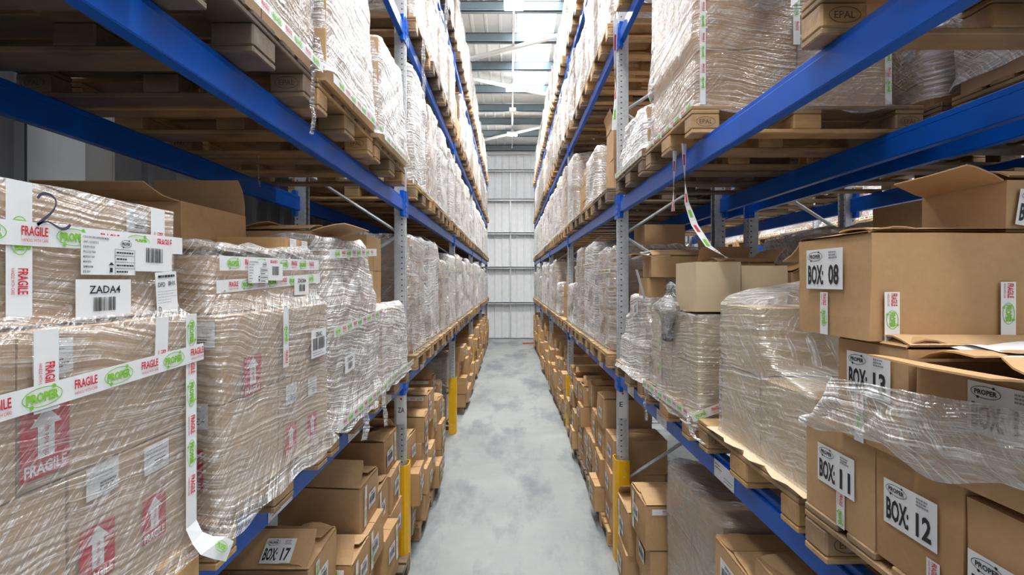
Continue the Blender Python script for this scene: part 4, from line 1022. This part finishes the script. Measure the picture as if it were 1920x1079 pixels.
kraft_stack(1.35, 1.75, 4.55, 4.9, 2.94, (.24,), 'tall kraft box standing behind the first right upright')
kraft_stack(1.03, 1.42, 4.50, 4.86, 3.528, (.30, .32), 'tall kraft box, right second shelf, second bay, first pallet', True)
kraft_stack(1.05, 1.45, 6.22, 6.52, 3.528, (.22, .22, .2), 'brown box, right second shelf, second bay, third pallet, nearer column')
kraft_stack(1.05, 1.45, 6.56, 6.84, 3.528, (.22, .22), 'brown box, right second shelf, second bay, third pallet, further column')
kraft_stack(1.04, 1.45, 8.18, 8.48, 1.918, (.19, .2, .2, .19), 'brown box, right first shelf, third bay, nearer column')
kraft_stack(1.04, 1.45, 8.52, 8.82, 1.918, (.2, .2, .2), 'brown box, right first shelf, third bay, further column')
kraft_stack(-1.4, -.98, 8.02, 8.34, 5.108, (.25, .25, .25), 'brown box, left third shelf, third bay, nearer column')
kraft_stack(-1.4, -.98, 8.38, 8.70, 5.108, (.25, .25), 'brown box, left third shelf, third bay, further column')
# ------------------------------------------------------------ boxes on the floor pallets
BODY = []
for k in range(9):
    h = (.27, .29, .30, .31, .28, .33, .26, .30, .32)[k]; d = (.36, .34, .38, .32, .40, .36, .30, .37, .33)[k]
    BODY.append((h, d, carton_body(.52, d, h, KR, k*5+2, .008, True, 4)))
cnt = [0]
def floor_bay(key, bay, ya, yb, rows, near, ztop=1.36, push=0):
    xf, xr, side, ys = RACKS[key]; y = ya; col = 0; sd = 'left' if side < 0 else 'right'
    cols = []
    while y < yb-.30:
        k = rr.randrange(9); d = BODY[k][1]
        if y+d > yb: break
        cols.append((y, d)); y += d+rr.uniform(.012, .035)
    npal = max(1, int((yb-ya+.25)/.82))
    for i in range(npal):
        pallet(xf+side*(.55+push), (ya+yb)/2+(i-(npal-1)/2)*.82, 0.001, rr.choice((0, 1, 1)), bay <= 0, 'worn wooden pallet on the floor under the %s boxes, %s bay, %s from the camera' % (sd, ORD[bay], ORD[i]), 'floor pallets')
    for ci, (y, d) in enumerate(cols):
        z = .1475+(.004 if near else 0); n_ = rows if rr.random() < .75 else rows-1
        for k in range(n_):
            c = [j for j in range(9) if BODY[j][1] <= d+.001]; j = rr.choice(c) if c else 6
            h, dd, me = BODY[j]
            if z+h > ztop: break
            top = (k == n_-1) or z+h+.27 > ztop
            x = xf+side*(.26+push+rr.uniform(-.09, .04)-(.03 if k < 2 else 0)); lab = 'brown box, %s floor stacks, %s bay, %s column, %s row up%s' % (sd, ORD[bay], ORD[ci], ORD[k], ', on top' if top else '')
            rz = rr.choice((1, 1, 2))*rr.uniform(-2.4, 2.4); cnt[0] += 1
            if top and near:
                a = rr.choice(((4, 3, 9, 6), (2, 2, 14, 3), (12, 6, 24, 5), (5, 3, 4, 38), (3, 8, 40, 12), (6, 3, 60, 10)))
                o = open_carton(.52, dd, h, KR, cnt[0]+300, a, lab, 'box', 'boxes stacked on the floor pallets', .008)
            else:
                o = inst('cardboard_box', me); tag(o, lab, 'box', 'boxes stacked on the floor pallets')
            o.location = (x, y+d/2, z); o.rotation_euler.z = R(rz)
            if near: o.rotation_euler.x = R(rr.uniform(-1.2, 1.2)); o.rotation_euler.y = R(rr.uniform(-1, 1))
            if rr.random() < .85 or bay == 0:
                inst('strip_label', ST[rr.randrange(4)], o, front(side, .52, rr.uniform(-.06, .06), h*.5+rr.uniform(-.02, .03), .011) @ Matrix.Rotation(R(rr.choice((0, 0, 2, -3))), 4, 'Z') @ Matrix.Scale(rr.uniform(.8, 1.05), 4))
            if near and rr.random() < .6:
                m_ = MB(); tape_tile(m_, h*.9, .04, frame((-side*(.26+.010), rr.choice((-.09, .09)), h*.97), (0, 0, -1), Vector((-side, 0, 0)).cross(Vector((0, 0, -1)))), rr.uniform(0, .1), bay > 0); m_.build('printed_tape', o)
            if near and top and ci % 2 == 0:
                m_ = MB(); tape_tile(m_, .44, .04, NF(-.22, -dd/2-.010, h-.035), rr.uniform(0, .1), False); m_.build('printed_tape', o)
            if key == 'left' and bay == 0 and top and ci == 1 and near:
                inst('number_label', box_label('17'), [c for c in o.children if c.name.startswith('flap')][2], frame((.075, -.1, .014), (0, -1, 0), (1, 0, 0)) @ Matrix.Scale(.95, 4))
            z += h+.006
def floor_wrap(side, xf, y, w_, h, label):
    simple_load(side, xf, y, .1455, w_, 1.0, h, 4, 2, label, FM if side < 0 else FC, .008, 'wrapped loads standing on the floor', tp=True, n=110, tent=.0)
    pallet(side*(xf+.53), y, 0.001, 1, False, 'wooden floor pallet under the %s' % label.split(',')[0], 'floor pallets')
floor_bay('left', 0, 1.75, 4.05, 4, True)
floor_bay('left', 1, 4.25, 6.45, 4, True)
floor_wrap(-1, 1.12, 8.32, .8, 1.1, 'brown wrapped floor load, set back behind the second left upright')
floor_bay('left', 2, 8.8, 11.3, 4, False)
floor_bay('left', 3, 11.55, 14.9, 4, False)
floor_bay('left', 4, 15.2, 18.5, 4, False)
# right, first bay
floor_bay('right', 0, 3.10, 4.15, 3, True, 1.2)
floor_wrap(1, 1.06, 2.66, .80, 1.24, 'tall film wrapped floor load, right rack first bay')
pallet(1.56, 1.80, 0.001, 1, True, 'worn wooden pallet on the floor under the barcode boxes, nearest on the right', 'floor pallets')
for k in range(4):
    for j, (y0, y1) in enumerate(((1.90, 2.22), (1.52, 1.87))):
        z = .147+k*(.306, .332)[j]
        o = box_at(1.0+.01*j, 1.52, y0, y1, z, z+(.30, .33)[j]-.004, KR, 'brown box in the nearest right floor stacks, %s column, %s row up' % (('further', 'nearer')[j], ORD[k]), (3, 4, 6, 5) if k == 3 else None, rr.uniform(-1, 1), 'boxes stacked on the floor pallets', amp=.007)
        inst('strip_label', ST[j], o, front(1, .52, 0, .17, .010) @ Matrix.Rotation(R(90), 4, 'Z') @ Matrix.Scale(1.3, 4) if False else front(1, .52, 0, .19, .011) @ Matrix.Scale(1.0, 4))
        m_ = MB(); tape_tile(m_, .1, .04, frame((-.27, .0, .10), (0, 0, -1), Vector((-1, 0, 0)).cross(Vector((0, 0, -1)))), .05, False); m_.build('printed_tape', o)
floor_bay('right', 1, 4.42, 7.75, 4, True, 1.36)
floor_bay('right', 2, 8.1, 11.4, 4, False)
floor_bay('right', 3, 11.85, 15.1, 4, False)
floor_bay('right', 4, 15.5, 18.8, 4, False)
print('floor boxes', cnt[0])
mb = MB(); mb.box(-.3, .3, -.06, .06, 0, .05, RED2, ch=.01); o = mb.build('orange_block', loc=(.80, 18.75, .001)); o.rotation_euler.z = R(15); tag(o, 'orange block lying on the floor at the far right end of the aisle', 'block')

# ------------------------------------------------------------ hanging film and tape scraps
def scrap(pts, wid, side, m, name, label, grp='film and tape scraps hanging from the shelves', printed=False):
    mb = MB(); P = []
    for a, b in zip(pts, pts[1:]):
        for k in range(6): P.append(Vector(a).lerp(Vector(b), k/6))
    P.append(Vector(pts[-1])); s = []; n_ = len(P)
    for k in range(n_):
        a = k*.35; s.append(Vector((math.sin(a)*.6, math.cos(a*.7), .1*math.sin(a))).normalized() if not printed else Vector((math.cos(a*.45)*.8, .6*math.sin(a*.45)+.3, 0)).normalized())
    if not printed:
        Q = [p+Vector((noise.noise(p*9)*.012, noise.noise(p*9+Vector((5, 5, 5)))*.012, 0)) for p in P]
        mb.ribbon(Q, [wid*(.5+.6*abs(noise.noise(p*6+Vector((1, 2, 3))))) for p in P], s, m); mb.ribbon([q+Vector((.004, .004, 0)) for q in Q], [wid*.6]*n_, [Vector((v.y, -v.x, v.z)) for v in s], m)
    else:
        for k in range(n_-1):
            c = (TAPEW, REDI, TAPEW, GRNI)[(k//2) % 4]
            mb.ribbon([P[k], P[k+1]], wid, [s[k], s[k+1]], TAPEW)
            if c is not TAPEW: mb.ribbon([P[k]+Vector((-.0015, -.0015, 0)), P[k+1]+Vector((-.0015, -.0015, 0))], wid*.45, [s[k], s[k+1]], c)
    o = mb.build(name, smooth=not printed); tag(o, label, 'scrap', grp, 'thing')
scrap([(.965, 2.66, 3.38), (.962, 2.67, 3.2), (.965, 2.69, 3.03)], .03, 0, TAPEW, 'hanging_tape', 'short printed tape end hanging from the right second shelf beam', printed=True)
scrap([(.965, 2.52, 3.38), (.968, 2.52, 3.2), (.972, 2.50, 3.05), (1.0, 2.46, 2.92), (1.05, 2.40, 2.80), (1.12, 2.34, 2.735)], .035, 0, TAPEW, 'hanging_tape', 'long printed tape hanging from the right second shelf down to the beige boxes', printed=True)
scrap([(.975, 4.2, 5.05), (.97, 4.21, 4.6), (.975, 4.2, 4.3), (.965, 4.22, 4.02)], .05, 0, TAPEW, 'hanging_tape', 'long printed tape hanging in front of the first right upright', printed=True)
scrap([(-.84, 1.92, 3.50), (-.845, 1.93, 3.36), (-.84, 1.92, 3.24)], .03, 0, FW, 'hanging_film', 'twisted white film tie hanging over the left second shelf beam')
scrap([(-.87, 4.55, 5.05), (-.88, 4.56, 4.8), (-.875, 4.57, 4.45)], .07, 0, FW, 'hanging_film', 'white film strip hanging from the left third shelf behind the first upright')
scrap([(-.87, 6.2, 6.6), (-.88, 6.2, 6.2), (-.87, 6.2, 5.8)], .08, 0, FW, 'hanging_film', 'long white film strip hanging from the left top shelf')
scrap([(-.80, 2.84, 1.94), (-.80, 2.85, 1.83), (-.79, 2.86, 1.70)], .05, 0, FM, 'hanging_film', 'torn film tatters hanging from the ZADC4 load')
scrap([(-.80, 2.5, 1.92), (-.80, 2.52, 1.84), (-.81, 2.5, 1.74)], .06, 0, FM, 'hanging_film', 'small torn film shred under the middle of the ZADC4 load')
scrap([(.93, 3.1, 1.93), (.925, 3.1, 1.8), (.93, 3.1, 1.66)], .03, 0, FW, 'hanging_film', 'thin film shred hanging beside the knotted film load')
scrap([(.93, 2.36, 1.93), (.91, 2.32, 1.90), (.915, 2.27, 1.84), (.935, 2.2, 1.82)], .035, 0, FW, 'hanging_film', 'curled white film tail between the beige boxes load and its neighbour')
scrap([(-1.5, 2.7, 3.38), (-1.5, 2.7, 3.28), (-1.5, 2.71, 3.18)], .012, 0, FW, 'hanging_film', 'thin string of film hanging under the left second shelf pallets')
